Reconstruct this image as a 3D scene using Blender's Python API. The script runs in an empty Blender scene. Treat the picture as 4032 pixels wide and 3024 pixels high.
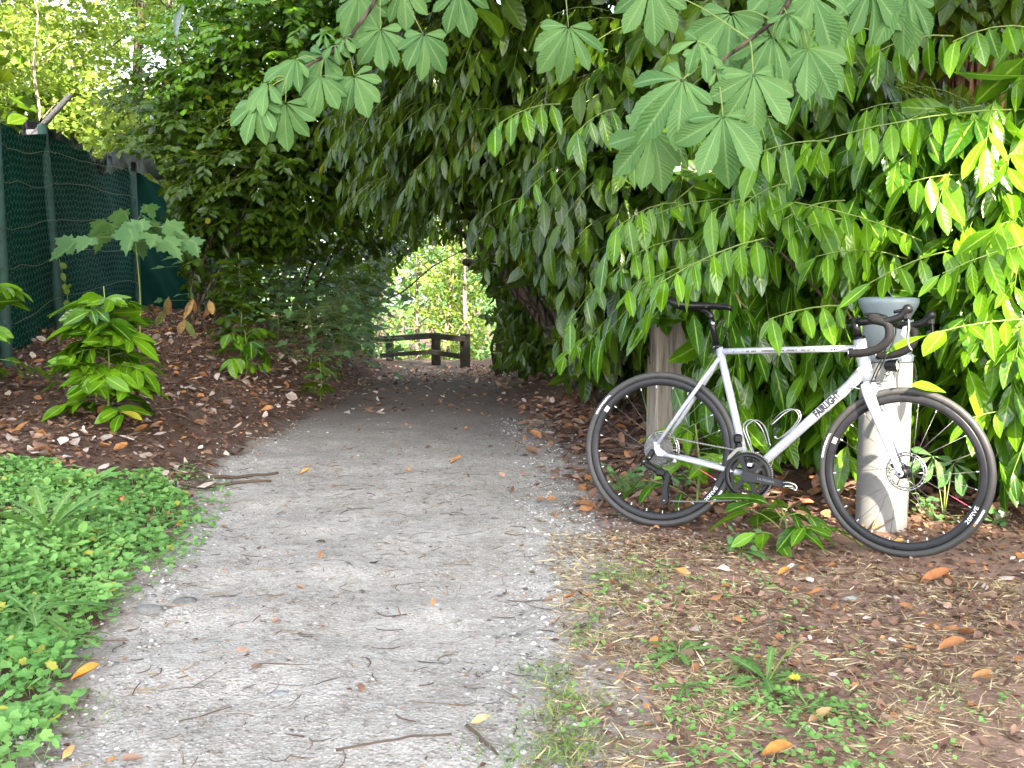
import bpy, math, random
import numpy as np
from mathutils import Matrix, Vector
random.seed(7)
R_ = np.random.default_rng(11)
SC = bpy.context.scene
# ------------------------------------------------------------------ camera, sky, sun, exposure
CAMH, PITCH, FPX = 1.05, math.radians(5.2), 4000.0
cam = bpy.data.objects.new('camera', bpy.data.cameras.new('camera'))
SC.collection.objects.link(cam); SC.camera = cam
cam.location = (0, 0, CAMH); cam.rotation_euler = (math.pi/2 - PITCH, 0, 0)
cam.data.sensor_width = 36; cam.data.lens = 36*FPX/4032; cam.data.clip_end = 600; cam.data.clip_start = .05
SUN_EL, SUN_AZ = math.radians(37), math.radians(166)          # azimuth clockwise from +Y
SUN = np.array([math.sin(SUN_AZ)*math.cos(SUN_EL), math.cos(SUN_AZ)*math.cos(SUN_EL), math.sin(SUN_EL)])
W = bpy.data.worlds.new('World'); SC.world = W; W.use_nodes = True
_n = W.node_tree.nodes; _bg = _n['Background']
_sky = _n.new('ShaderNodeTexSky'); _sky.sky_type = 'NISHITA'; _sky.sun_disc = False
_sky.sun_elevation = SUN_EL; _sky.sun_rotation = SUN_AZ; _sky.dust_density = 2.0; _sky.ozone_density = .6
_hs = _n.new('ShaderNodeHueSaturation'); _hs.inputs['Saturation'].default_value = .5
W.node_tree.links.new(_sky.outputs[0], _hs.inputs['Color']); W.node_tree.links.new(_hs.outputs[0], _bg.inputs[0]); _bg.inputs[1].default_value = .15
sl = bpy.data.lights.new('sun', 'SUN'); sl.energy = 5.0; sl.angle = math.radians(.55); sl.color = (1, .89, .72)
so = bpy.data.objects.new('sun', sl); SC.collection.objects.link(so)
so.rotation_euler = Vector(SUN).to_track_quat('Z', 'Y').to_euler()
SC.view_settings.view_transform = 'Standard'; SC.view_settings.look = 'None'
SC.view_settings.exposure = 2.82; SC.view_settings.gamma = 1
SC.cycles.max_bounces = 8; SC.cycles.diffuse_bounces = 4; SC.cycles.transmission_bounces = 5; SC.cycles.glossy_bounces = 3
SC.cycles.sample_clamp_indirect = 6

# ------------------------------------------------------------------ helpers
F_ = np.array([0, math.cos(PITCH), -math.sin(PITCH)]); U_ = np.array([0, math.sin(PITCH), math.cos(PITCH)]); C_ = np.array([0, 0, CAMH])
KX = 4032/2212.
def P(u, v, d):
    "photo pixel (2212 px wide) and distance -> world point"
    return C_ + (F_ + np.array([1, 0, 0])*((u*KX-2016)/FPX) - U_*((v*KX-1512)/FPX))*d
def project(p):
    q = np.asarray(p) - C_; z = q@F_; z = np.where(np.abs(z) < 1e-6, 1e-6, z)
    return (2016+FPX*q[..., 0]/z)/KX, (1512-FPX*(q@U_)/z)/KX, z
def nz(v):
    v = np.asarray(v, float); return v/np.maximum(np.linalg.norm(v, axis=-1, keepdims=True), 1e-9)
def sm(a, b, x):
    t = np.clip((x-a)/(b-a), 0, 1); return t*t*(3-2*t)
def vnoise(x, y, seed=0):
    xi, yi = np.floor(x).astype(int), np.floor(y).astype(int); xf, yf = x-xi, y-yi
    def h(i, j):
        n = (i*374761393 + j*668265263 + seed*974634) & 0x7fffffff
        n = ((n ^ (n >> 13))*1274126177) & 0x7fffffff
        return ((n ^ (n >> 16)) & 0xffff)/65535.
    a = xf*xf*(3-2*xf); b = yf*yf*(3-2*yf)
    return (h(xi, yi)*(1-a)+h(xi+1, yi)*a)*(1-b)+(h(xi, yi+1)*(1-a)+h(xi+1, yi+1)*a)*b
PY = [0, 2.2, 4, 6.2, 8.5, 12, 16, 22, 26, 40]
PL = [-.95, -1.05, -1.42, -1.75, -1.72, -1.75, -1.9, -2.5, -2.9, -4]
PR = [.1, .02, .2, .16, .0, -.3, -.6, -1.2, -1.5, -2.6]
def path_edges(y): return np.interp(y, PY, PL), np.interp(y, PY, PR)
def gz(x, y):
    x = np.asarray(x, float); y = np.asarray(y, float)
    l, r = path_edges(y)
    z = -.8*sm(8.5, 26, y) - 1.6*sm(26.5, 42, y)
    A = np.clip(.1*(y-2.6), 0, 1.0)*(1-sm(19, 26, y))
    z = z + A*(1-np.exp(-np.maximum(l-.05-x, 0)/1.1)) + .05*sm(0, 1, l-x)
    z = z + .24*sm(.15, 1.3, x-r)*sm(4.9, 6.6, y)*(1-sm(16, 24, y))
    w = np.exp(-(((x-1.1)/1.3)**2+((y-4.2)/.75)**2)**2)
    nse = .035*(vnoise(x*1.1, y*1.1)-.5) + .03*(vnoise(x*4, y*4, 3)-.5) + .014*(vnoise(x*11, y*11, 5)-.5)
    z = z + nse*(1-.93*w)*np.where(np.abs(x) < 14, 1, .3)
    return z*(1-w) + w*(z*.1 + .0205-.0307*(x-.6335)+.0129*(y-4.3875))
def gz1(x, y): return float(gz(np.array([x]), np.array([y]))[0])
def G(u, v):
    "photo pixel -> point of the ground"
    r = (P(u, v, 1)-C_); t = .4
    while t < 120:
        p = C_+r*t
        if p[2] < gz1(p[0], p[1]): break
        t *= 1.012
    return p
COL = SC.collection
def setp(o, label=None, cat=None, group=None, kind=None):
    for k, v in (('label', label), ('category', cat), ('group', group), ('kind', kind)):
        if v: o[k] = v
    return o
def thing(name, label, cat, loc=(0, 0, 0), group=None):
    o = bpy.data.objects.new(name, None); o.empty_display_size = .1; COL.objects.link(o); o.location = loc
    return setp(o, label, cat, group)
class MB:
    "collects geometry, links it as ONE mesh object"
    def __init__(s): s.v = []; s.f = []; s.a = []; s.m = []; s.sm = []; s.c = []; s.n = 0
    def add(s, V, F, A=None, mat=0, smooth=True, C=None):
        V = np.asarray(V, float).reshape(-1, 3); s.v.append(V)
        for f in ([F] if isinstance(F, np.ndarray) else F):
            if len(f) == 0: continue
            s.f.append(f+s.n); s.m.append(np.full(len(f), mat)); s.sm.append(np.full(len(f), smooth))
        s.a.append(np.zeros((len(V), 3)) if A is None else np.asarray(A, float))
        s.c.append(np.ones((len(V), 3)) if C is None else np.broadcast_to(np.asarray(C, float), (len(V), 3)))
        s.n += len(V); return s
    def build(s, name, mats, parent=None, M=None, kind=None):
        me = bpy.data.meshes.new(name)
        V = np.concatenate(s.v) if s.v else np.zeros((0, 3))
        if parent is not None and M is None:
            q = parent
            while q is not None: V = V - np.array(ROOTLOC.get(q.name, (0, 0, 0))); q = q.parent
        if M is not None: V = V@np.array(M)[:3, :3].T + np.array(M)[:3, 3]
        me.vertices.add(len(V)); me.vertices.foreach_set('co', V.astype(np.float32).ravel())
        sizes = np.concatenate([np.full(len(f), f.shape[1]) for f in s.f]); idx = np.concatenate([f.ravel() for f in s.f])
        me.loops.add(len(idx)); me.loops.foreach_set('vertex_index', idx.astype(np.int32))
        me.polygons.add(len(sizes)); st = np.concatenate([[0], np.cumsum(sizes)[:-1]])
        me.polygons.foreach_set('loop_start', st.astype(np.int32))
        me.polygons.foreach_set('material_index', np.concatenate(s.m).astype(np.int32))
        me.polygons.foreach_set('use_smooth', np.concatenate(s.sm).astype(bool))
        at = me.attributes.new('lf', 'FLOAT_VECTOR', 'POINT'); at.data.foreach_set('vector', np.concatenate(s.a).astype(np.float32).ravel())
        at = me.attributes.new('col', 'FLOAT_VECTOR', 'POINT'); at.data.foreach_set('vector', np.concatenate(s.c).astype(np.float32).ravel())
        me.update(calc_edges=True)
        for m in (mats if isinstance(mats, (list, tuple)) else [mats]): me.materials.append(m)
        o = bpy.data.objects.new(name, me); COL.objects.link(o)
        if parent is not None: o.parent = parent
        if kind: o['kind'] = kind
        return o
ROOTLOC = {}
def root(name, label, cat, loc, group=None):
    o = thing(name, label, cat, loc, group); ROOTLOC[o.name] = tuple(loc); return o
def frames(P3):
    P3 = np.asarray(P3, float); T = nz(np.gradient(P3, axis=0)); ref = np.array([0, 0, 1.]) if abs(T[0][2]) < .9 else np.array([1., 0, 0])
    N = []; n = nz(np.cross(T[0], ref))
    for t in T:
        n = nz(n - t*(n@t)); N.append(n)
    N = np.array(N); return P3, T, N, np.cross(T, N)
def tube(mb, pts, rad, n=10, cap=True, mat=0, C=None, flat=1.0, A=None):
    P3, T, N, B = frames(pts); k = len(P3); rad = np.broadcast_to(np.asarray(rad, float), (k,))
    a = np.arange(n)*2*math.pi/n
    V = P3[:, None]+rad[:, None, None]*(N[:, None]*np.cos(a)[None, :, None]+flat*B[:, None]*np.sin(a)[None, :, None])
    i = np.arange(k-1)[:, None]*n; j = np.arange(n)[None]; j2 = (j+1) % n
    Q = np.stack([i+j, i+j2, i+n+j2, i+n+j], -1).reshape(-1, 4)
    F = [Q]
    if cap: F += [np.arange(n)[::-1][None], ((k-1)*n+np.arange(n))[None]]
    mb.add(V.reshape(-1, 3), F, mat=mat, C=C); return mb
def tubes(mb, PP, R0, n=4, C=None):
    "many polylines at once: PP (N,K,3), R0 (N,K)"
    N_, K = PP.shape[:2]; T = nz(np.gradient(PP, axis=1)); ref = np.where(np.abs(T[..., 2:]) < .9, [0, 0, 1.], [1., 0, 0])
    A = nz(np.cross(T, ref)); B = np.cross(T, A); a = np.arange(n)*2*math.pi/n
    V = PP[:, :, None]+R0[:, :, None, None]*(A[:, :, None]*np.cos(a)[:, None]+B[:, :, None]*np.sin(a)[:, None])
    i = (np.arange(N_)*K*n)[:, None, None]+(np.arange(K-1)*n)[None, :, None]; j = np.arange(n)[None, None]; j2 = (j+1) % n
    Q = np.stack([i+j, i+j2, i+n+j2, i+n+j], -1).reshape(-1, 4)
    if C is not None: C = np.repeat(C, K*n, axis=0)
    mb.add(V.reshape(-1, 3), [Q], C=C, A=np.repeat(np.stack([np.zeros(N_), np.zeros(N_), np.linspace(0, 1, N_)], -1), K*n, axis=0))
def lathe(mb, prof, n=48, closed=False, axis='y', mat=0, smooth=True, C=None):
    "profile (r, h) about an axis"
    pr = np.asarray(prof, float); k = len(pr); a = np.arange(n)*2*math.pi/n
    x = pr[:, 0][:, None]*np.cos(a); z = pr[:, 0][:, None]*np.sin(a); h = np.broadcast_to(pr[:, 1][:, None], x.shape)
    V = np.stack([x, h, z], -1) if axis == 'y' else np.stack([x, z, h], -1)
    m = k if closed else k-1
    i = np.arange(m)[:, None]*n; i2 = ((np.arange(m)+1) % k)[:, None]*n; j = np.arange(n)[None]; j2 = (j+1) % n
    mb.add(V.reshape(-1, 3), [np.stack([i+j, i+j2, i2+j2, i2+j], -1).reshape(-1, 4)], mat=mat, smooth=smooth, C=C); return mb
def box(mb, c, s, M=None, mat=0, bev=0.0, C=None):
    c = np.asarray(c, float); s = np.asarray(s, float)/2; b = min(bev, s.min()*.9)
    if b <= 0:
        V = np.array([[x, y, z] for x in (-1, 1) for y in (-1, 1) for z in (-1, 1)])*s
        F = np.array([[0, 1, 3, 2], [4, 6, 7, 5], [0, 4, 5, 1], [2, 3, 7, 6], [0, 2, 6, 4], [1, 5, 7, 3]])
        Fs = [F]
    else:
        V = []; idx = {}
        for x in (-1, 1):
            for y in (-1, 1):
                for z in (-1, 1):
                    for ax in range(3):
                        p = np.array([x, y, z])*(s-b); p[ax] += [x, y, z][ax]*b; idx[(x, y, z, ax)] = len(V); V.append(p)
        V = np.array(V); q = []; t = []
        for ax in range(3):
            o1, o2 = [i for i in range(3) if i != ax]
            for sg in (-1, 1):
                f = []
                for a_, b_ in ((-1, -1), (1, -1), (1, 1), (-1, 1)):
                    k = [0, 0, 0]; k[ax] = sg; k[o1] = a_; k[o2] = b_; f.append(idx[(*k, ax)])
                q.append(f)
            for a_ in (-1, 1):
                for b_ in (-1, 1):
                    k0 = [0, 0, 0]; k0[o1] = a_; k0[o2] = b_; k1 = list(k0); k0[ax] = -1; k1[ax] = 1
                    q.append([idx[(*k0, o1)], idx[(*k0, o2)], idx[(*k1, o2)], idx[(*k1, o1)]])
        for x in (-1, 1):
            for y in (-1, 1):
                for z in (-1, 1): t.append([idx[(x, y, z, a)] for a in range(3)])
        Fs = [np.array(q), np.array(t)]
        for F in Fs:
            for i, f in enumerate(F):
                if np.cross(V[f[1]]-V[f[0]], V[f[2]]-V[f[0]])@V[f].mean(0) < 0: F[i] = f[::-1]
    if M is not None: V = V@np.asarray(M).T
    mb.add(V+c, Fs, mat=mat, smooth=False, C=C); return mb
def prism(mb, poly, y0, y1, M=None, off=(0, 0, 0), mat=0):
    "polygon in x,z pushed along y"
    p = np.asarray(poly, float); n = len(p)
    if (np.roll(p[:, 0], -1)*p[:, 1]-p[:, 0]*np.roll(p[:, 1], -1)).sum() > 0: p = p[::-1]
    V = np.concatenate([np.stack([p[:, 0], np.full(n, y0), p[:, 1]], -1), np.stack([p[:, 0], np.full(n, y1), p[:, 1]], -1)])
    if M is not None: V = V@np.asarray(M).T
    i = np.arange(n); j = (i+1) % n
    mb.add(V+np.asarray(off), [i[None], (i+n)[::-1][None], np.stack([j, i, i+n, j+n], -1)], mat=mat, smooth=False); return mb
def smooth_line(pts, k=8):
    p = np.asarray(pts, float); q = np.vstack([2*p[0]-p[1], p, 2*p[-1]-p[-2]]); out = []
    for i in range(1, len(q)-2):
        for t in np.linspace(0, 1, k, endpoint=False):
            a, b, c, d = q[i-1:i+3]
            out.append(.5*(2*b+(c-a)*t+(2*a-5*b+4*c-d)*t*t+(3*b-a-3*c+d)*t**3))
    return np.array(out+[p[-1]])

# ------------------------------------------------------------------ materials
class NT:
    def __init__(s, name):
        s.m = bpy.data.materials.new(name); s.m.use_nodes = True; s.t = s.m.node_tree; s.N = s.t.nodes; s.L = s.t.links
        s.b = s.N['Principled BSDF']; s.out = s.N['Material Output']
    def n(s, t, ins=None, **kw):
        o = s.N.new('ShaderNode'+t)
        for k, v in kw.items(): setattr(o, k, v)
        for k, v in (ins or {}).items(): s.set(o, k, v)
        return o
    def set(s, o, k, v):
        i = o.inputs[k]
        if isinstance(v, bpy.types.NodeSocket): s.L.new(v, i)
        elif isinstance(v, (tuple, list)) and len(v) == 3 and i.type == 'RGBA': i.default_value = (*v, 1)
        else: i.default_value = v
    def math(s, op, a, b=0., c=0.):
        return s.n('Math', {0: a, 1: b, 2: c}, operation=op).outputs[0]
    def mix(s, f, a, b, bt='MIX'):
        o = s.N.new('ShaderNodeMix'); o.data_type = 'RGBA'; o.blend_type = bt; o.clamp_factor = True
        s.set(o, 0, f); s.set(o, 6, a); s.set(o, 7, b); return o.outputs[2]
    def rng(s, v, a, b, c=0., d=1.):
        return s.n('MapRange', {0: v, 1: a, 2: b, 3: c, 4: d}).outputs[0]
    def noise(s, scale, det=3., vec=None, rough=.55):
        o = s.n('TexNoise', {'Scale': scale, 'Detail': det, 'Roughness': rough})
        if vec is not None: s.L.new(vec, o.inputs[0])
        return o.outputs[0]
    def coord(s, w='Object'): return s.n('TexCoord').outputs[w]
    def attr(s, a): return s.n('Attribute', attribute_name=a)
    def bump(s, h, st=.3, dist=.01, nrm=None):
        o = s.n('Bump', {'Height': h, 'Strength': st, 'Distance': dist})
        if nrm is not None: s.L.new(nrm, o.inputs['Normal'])
        return o.outputs[0]
    def P(s, **kw):
        for k, v in kw.items(): s.set(s.b, k.replace('_', ' '), v)
        return s.m
def plain(name, c, rough=.5, metal=0., var=.15, bump=0., scale=30., coat=0.):
    t = NT(name); no = t.noise(scale, 4, t.coord())
    c = np.array(c); f = t.rng(no, .3, .7)
    t.P(Base_Color=t.mix(f, tuple(c*(1-var)), tuple(np.minimum(c*(1+var), 1))), Roughness=t.rng(no, .3, .7, max(rough-.08, .02), min(rough+.1, 1)), Metallic=metal)
    if max(c) < .03: t.P(Specular_IOR_Level=.28)
    if coat: t.P(Coat_Weight=coat, Coat_Roughness=.08)
    if bump: t.P(Normal=t.bump(no, bump, .005))
    return t.m
def leafmat(name, c1, c2, mid=None, trans=.3, tcol=None, rough=.35, spec=.5, vein=.25, nv=16., spots=None):
    t = NT(name); s = t.n('SeparateXYZ', {0: t.attr('lf').outputs['Vector']})
    sx, tt, rr = s.outputs[0], s.outputs[1], s.outputs[2]; ax = t.math('ABSOLUTE', sx)
    no = t.noise(9., 2, t.coord())
    f = t.math('ADD', rr, t.rng(no, .3, .7, -.22, .22)); base = t.mix(f, c1, c2); base = t.mix(t.rng(rr, 1.4, 1.9), base, (.42, .33, .04))
    if mid is not None: base = t.mix(t.rng(ax, .05, .14, .75, 0), base, mid)
    ph = t.math('SINE', t.math('MULTIPLY', t.math('SUBTRACT', tt, t.math('MULTIPLY', ax, .22)), nv*6.28))
    base = t.mix(t.rng(ph, .5, 1., 0, .05), base, mid or c2)
    if spots is not None:
        n2 = t.noise(60., 2, t.coord()); base = t.mix(t.rng(n2, .70, .74, 0, .8), base, spots)
    nb = t.bump(ph, vein, .004)
    t.P(Base_Color=base, Roughness=t.rng(no, .3, .7, rough-.07, rough+.1), Specular_IOR_Level=spec, Normal=nb)
    tr = t.n('BsdfTranslucent', {'Color': t.mix(.55, base, tcol or tuple(np.array(c2)*np.array([1.5, 1.6, .6]))), 'Normal': nb})
    mx = t.n('MixShader', {0: trans, 1: t.b.outputs[0], 2: tr.outputs[0]}); t.L.new(mx.outputs[0], t.out.inputs[0])
    return t.m
def colmat(name, rough=.75, trans=0., spec=.3, sc=40.):
    t = NT(name); a = t.attr('col').outputs['Vector']; no = t.noise(sc, 3, t.coord())
    base = t.mix(1., a, t.n('CombineXYZ', {0: t.rng(no, .3, .7, .7, 1.25), 1: t.rng(no, .3, .7, .7, 1.25), 2: t.rng(no, .3, .7, .7, 1.25)}).outputs[0], 'MULTIPLY')
    t.P(Base_Color=base, Roughness=rough, Specular_IOR_Level=spec)
    if trans:
        tr = t.n('BsdfTranslucent', {'Color': base}); mx = t.n('MixShader', {0: trans, 1: t.b.outputs[0], 2: tr.outputs[0]}); t.L.new(mx.outputs[0], t.out.inputs[0])
    return t.m
M = {}
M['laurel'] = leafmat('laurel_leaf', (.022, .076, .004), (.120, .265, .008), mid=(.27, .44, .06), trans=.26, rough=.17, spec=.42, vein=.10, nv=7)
M['laurel_dark'] = leafmat('laurel_leaf_shade_tinted', (.016, .046, .004), (.070, .132, .007), mid=(.11, .18, .025), trans=.38, tcol=(.22, .30, .012), rough=.17, spec=.42, vein=.10, nv=7)  # darker copy of the laurel leaf, with deep-hedge shade put into its colour
M['chestnut'] = leafmat('chestnut_leaf', (.058, .145, .040), (.105, .215, .062), mid=(.17, .29, .11), trans=.25, rough=.62, spec=.3, vein=.25, nv=13, spots=(.20, .22, .09))
M['birch'] = leafmat('small_tree_leaf', (.10, .19, .025), (.22, .32, .05), mid=(.26, .36, .10), trans=.45, tcol=(.46, .52, .08), rough=.45, spec=.4, vein=.2)
M['maple'] = leafmat('maple_leaf', (.07, .17, .06), (.13, .26, .085), mid=(.17, .28, .10), trans=.3, rough=.6, spec=.3, vein=.2)
M['herb'] = leafmat('herb_leaf', (.10, .26, .06), (.22, .42, .11), mid=(.2, .38, .12), trans=.3, rough=.6, spec=.3, vein=.3)
M['dandelion'] = leafmat('dandelion_leaf', (.08, .19, .04), (.15, .28, .07), mid=(.34, .42, .2), trans=.3, rough=.6, spec=.3, vein=.3)
M['stem'] = plain('green_stem', (.16, .22, .05), .6)
M['twig'] = plain('brown_twig', (.075, .05, .033), .8, bump=.3)
M['litter'] = colmat('fallen_leaf_matter', .8, .12)
M['strawm'] = colmat('dry_straw', .7, .1)
M['stone'] = colmat('gravel_stone', .75, 0, .35, 90.)
def barkmat(name, a, b, sc=6.):
    t = NT(name); co = t.coord(); mp = t.n('Mapping', {0: co, 3: (sc, sc, sc*.22)}).outputs[0]
    v = t.n('TexVoronoi', {0: mp, 'Scale': 2.2}, feature='DISTANCE_TO_EDGE').outputs[0]; no = t.noise(3., 6, mp)
    h = t.math('ADD', t.rng(v, 0, .25), t.math('MULTIPLY', no, .6))
    t.P(Base_Color=t.mix(t.rng(h, .3, 1.2), a, b), Roughness=.9, Specular_IOR_Level=.2, Normal=t.bump(h, .9, .03)); return t.m
M['bark'] = barkmat('dark_bark', (.03, .022, .016), (.10, .075, .055))
M['redbark'] = barkmat('reddish_bark', (.05, .026, .014), (.22, .12, .07), 5.)
M['palebark'] = barkmat('pale_bark', (.13, .11, .08), (.34, .30, .24), 9.)

# ------------------------------------------------------------------ ground and path
def axis_pts(segs):
    out = []
    for a, b, s in segs: out.append(np.arange(a, b, s))
    return np.concatenate(out+[[segs[-1][1]]])
def groundmat(name):
    t = NT(name); co = t.coord(); w = t.n('SeparateXYZ', {0: t.attr('lf').outputs['Vector']})
    n1 = t.noise(2.2, 6, co, .65); n2 = t.noise(14., 6, co, .65); n3 = t.noise(70., 4, co)
    g = t.rng(t.math('ADD', w.outputs[0], t.math('ADD', t.rng(n1, .3, .7, -.16, .16), t.rng(n2, .3, .7, -.2, .2))), .32, .72)
    v = t.n('TexVoronoi', {0: co, 'Scale': 75.}); v2 = t.n('TexVoronoi', {0: co, 'Scale': 190.})
    sv = t.n('SeparateColor', {0: v.outputs['Color']}).outputs[0]; sv2 = t.n('SeparateColor', {0: v2.outputs['Color']}).outputs[1]
    gr = t.mix(t.rng(n1, .35, .65), (.30, .266, .23), (.44, .405, .365))
    gr = t.mix(t.rng(n2, .35, .7, 0, .55), gr, (.15, .125, .108))
    gr = t.mix(t.rng(t.noise(38., 4, co), .52, .66, 0, .5), gr, (.42, .405, .385)); gr = t.mix(t.rng(t.noise(27., 4, co), .56, .68, 0, .55), gr, (.105, .082, .066)); gr = t.mix(t.rng(sv2, .55, 1., 0, .35), gr, (.5, .49, .47)); gr = t.mix(t.rng(sv2, .0, .3, .3, 0), gr, (.15, .14, .13))
    gr = t.mix(t.math('MULTIPLY', t.rng(sv, .72, .9), t.rng(v.outputs['Distance'], .25, .42, .65, 0)), gr, (.55, .54, .52))
    so_ = t.mix(w.outputs[2], t.mix(t.rng(n2, .3, .7), (.060, .036, .027), (.135, .086, .064)), t.mix(t.rng(n2, .3, .7), (.155, .095, .070), (.31, .20, .15))); so_ = t.mix(t.rng(n3, .55, .75, 0, .5), so_, t.mix(w.outputs[2], (.22, .14, .10), (.44, .31, .235)))
    so_ = t.mix(t.rng(n1, .5, .7, 0, .35), so_, (.14, .105, .085))
    dk = t.math('MULTIPLY', w.outputs[1], .9); base = t.mix(g, so_, t.mix(dk, gr, t.mix(t.rng(n2, .35, .65), (.042, .028, .021), (.105, .072, .052))))  # tunnel stretch of the path: litter brown, with the tunnel's shade painted in
    h = t.math('ADD', t.math('MULTIPLY', n3, .8), t.math('ADD', n2, t.math('MULTIPLY', t.rng(v.outputs['Distance'], 0, .5, .5, 0), g)))
    t.P(Base_Color=base, Roughness=.95, Specular_IOR_Level=.15, Normal=t.bump(h, .8, .012)); return t.m
M['ground'] = groundmat('soil_and_gravel')
def pathw(x, y):
    l, r = path_edges(y); return np.minimum(sm(-.35, .3, x-l), sm(-.75, .35, r-x))
def grid(xs, ys, zoff=0., keep=None):
    X, Y = np.meshgrid(xs, ys); V = np.stack([X, Y, gz(X, Y)+zoff], -1).reshape(-1, 3); nx = len(xs)
    i = (np.arange(len(ys)-1)*nx)[:, None]+np.arange(nx-1)[None]
    Q = np.stack([i, i+1, i+nx+1, i+nx], -1).reshape(-1, 4)
    if keep is not None:
        k = keep(V); Q = Q[k[Q].all(1)]
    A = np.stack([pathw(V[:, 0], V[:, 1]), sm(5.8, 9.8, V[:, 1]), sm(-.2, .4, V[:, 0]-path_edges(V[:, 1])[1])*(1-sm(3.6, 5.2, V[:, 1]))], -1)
    return V, Q, A
xs = axis_pts([(-160, -20, 10), (-20, -6, .7), (-6, -2.6, .12), (-2.6, 3.2, .06), (3.2, 8, .2), (8, 20, .8), (20, 160, 10)])
ys = axis_pts([(-60, -4, 4), (-4, 1.2, .3), (1.2, 6.5, .06), (6.5, 14, .12), (14, 30, .3), (30, 60, 1), (60, 240, 9)])
V, Q, A = grid(xs, ys); setp(MB().add(V, [Q], A).build('ground', M['ground']), kind='structure')
def onpath(V):
    l, r = path_edges(V[:, 1]); e = .12*(vnoise(V[:, 0]*3, V[:, 1]*3, 9)-.5)
    return (V[:, 0] > l+e) & (V[:, 0] < r+e)
def grid_path():
    V, Q, A = grid(np.arange(-4.2, .6, .05), axis_pts([(-2, 7, .05), (7, 14, .1), (14, 26, .2)]), 0., onpath)
    l, r = path_edges(V[:, 1]); V[:, 2] += np.clip(np.minimum(V[:, 0]-l, r-V[:, 0])*.05-.006, -.012, .005); return V, Q, A
V, Q, A = grid_path()
setp(MB().add(V, [Q], A).build('path', M['ground']), kind='structure')
# ------------------------------------------------------------------ bicycle (local frame: x forward, y away from the camera, z up)
M['paint'] = plain('pale_lavender_paint', (.34, .352, .395), .28, var=.02, coat=.6)
M['blackp'] = plain('satin_black_alloy', (.006, .006, .007), .38, var=.2)
M['gloss'] = plain('gloss_black', (.006, .006, .007), .24)
M['crankgrey'] = plain('dark_grey_alloy', (.015, .015, .018), .45, .0, var=.1)
M['tape'] = plain('bar_tape', (.008, .0075, .0075), .75, bump=.3, scale=160.)
M['rubber'] = plain('tyre_rubber', (.034, .0325, .031), .55, var=.2, bump=.15, scale=60.)
M['rimm'] = plain('rim_black', (.016, .016, .018), .35, var=.2)
M['steel'] = plain('polished_steel', (.36, .355, .34), .22, 1., var=.1)
M['chainm'] = plain('chain_steel', (.20, .195, .18), .45, 1., var=.3, scale=300.)
M['cassm'] = plain('cassette_steel', (.15, .15, .15), .5, 1., var=.6, bump=.8, scale=200.)
M['white'] = plain('white_print', (.8, .8, .8), .5, var=.02)
M['blackprint'] = plain('black_print', (.015, .015, .018), .5, var=.02)
M['greyprint'] = plain('grey_print', (.17, .17, .18), .4, var=.05)
M['orange'] = plain('orange_print', (.75, .22, .04), .5, var=.02)
M['redp'] = plain('red_spoke', (.85, .10, .16), .4, var=.02)
M['silver'] = plain('silver_sticker', (.45, .45, .45), .45, .3, var=.1)
M['spoke'] = plain('spoke_steel', (.13, .125, .12), .4, .7, var=.1)
M['lens'] = plain('lamp_lens', (.75, .8, .7), .1, .2, var=.05, coat=1.)
BX = Matrix(((.92190673, .38451, .0471, .6335), (-.38741189, .91503, .1124, 4.3875), (0, -.12187, .99255, .0227), (0, 0, 0, 1)))
bike = thing('bicycle', 'white drop bar road bicycle leaning on the grey bollard light', 'bicycle')
bike.rotation_euler = BX.to_3x3().to_euler(); bike.location = BX.translation
I4 = np.eye(4)
AX0 = Vector((.853, 0, .67)); AXD = Vector((-.037, 0, .163)).normalized()
ST = np.array(Matrix.Translation(AX0)@Matrix.Rotation(math.radians(-12), 4, AXD)@Matrix.Translation(-AX0))
def part(name, mb, mat, parent=bike, T=I4, label=None):
    o = mb.build(name, mat, parent, M=T)
    if label: o['label'] = label
    return o
def seg(a, b, n=2): return np.linspace(a, b, n)
# text as mesh, laid on a tube or round an arc
def textmesh(s, size, sx=1., bold=0.):
    cu = bpy.data.curves.new('txt', 'FONT'); cu.body = s; cu.size = size; cu.offset = bold; cu.align_x = 'CENTER'; cu.resolution_u = 3
    o = bpy.data.objects.new('txt', cu); COL.objects.link(o); bpy.context.view_layer.update()
    me = bpy.data.meshes.new_from_object(o.evaluated_get(bpy.context.evaluated_depsgraph_get()))
    import bmesh
    bm = bmesh.new(); bm.from_mesh(me)
    h = size*.7
    for k in np.linspace(0, 1, 9)[1:-1]: bmesh.ops.bisect_plane(bm, geom=bm.verts[:]+bm.edges[:]+bm.faces[:], plane_co=(0, h*k, 0), plane_no=(0, 1, 0))
    bmesh.ops.triangulate(bm, faces=bm.faces[:])
    V = np.array([v.co[:] for v in bm.verts]); F = np.array([[v.index for v in f.verts] for f in bm.faces])
    bm.free(); bpy.data.objects.remove(o); bpy.data.meshes.remove(me); bpy.data.curves.remove(cu)
    V[:, 0] *= sx; V[:, 1] -= h/2
    return V, F
def text_on_tube(mb, s, c, d, r, size, sx=1., bold=0., roll=0.):
    "centre c on the tube axis, reading direction d, on the -y side"
    V, F = textmesh(s, size, sx, bold); d = nz(d); up = nz(np.cross(d, [0, 1, 0])*-1); up = up if up[2] > 0 else -up
    a = V[:, 1]/r+roll
    Wd = np.asarray(c)+d*V[:, :1]+(r+.0006)*(np.sin(a)[:, None]*up-np.cos(a)[:, None]*np.array([0, 1., 0]))
    mb.add(Wd, [F], smooth=False)
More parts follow.
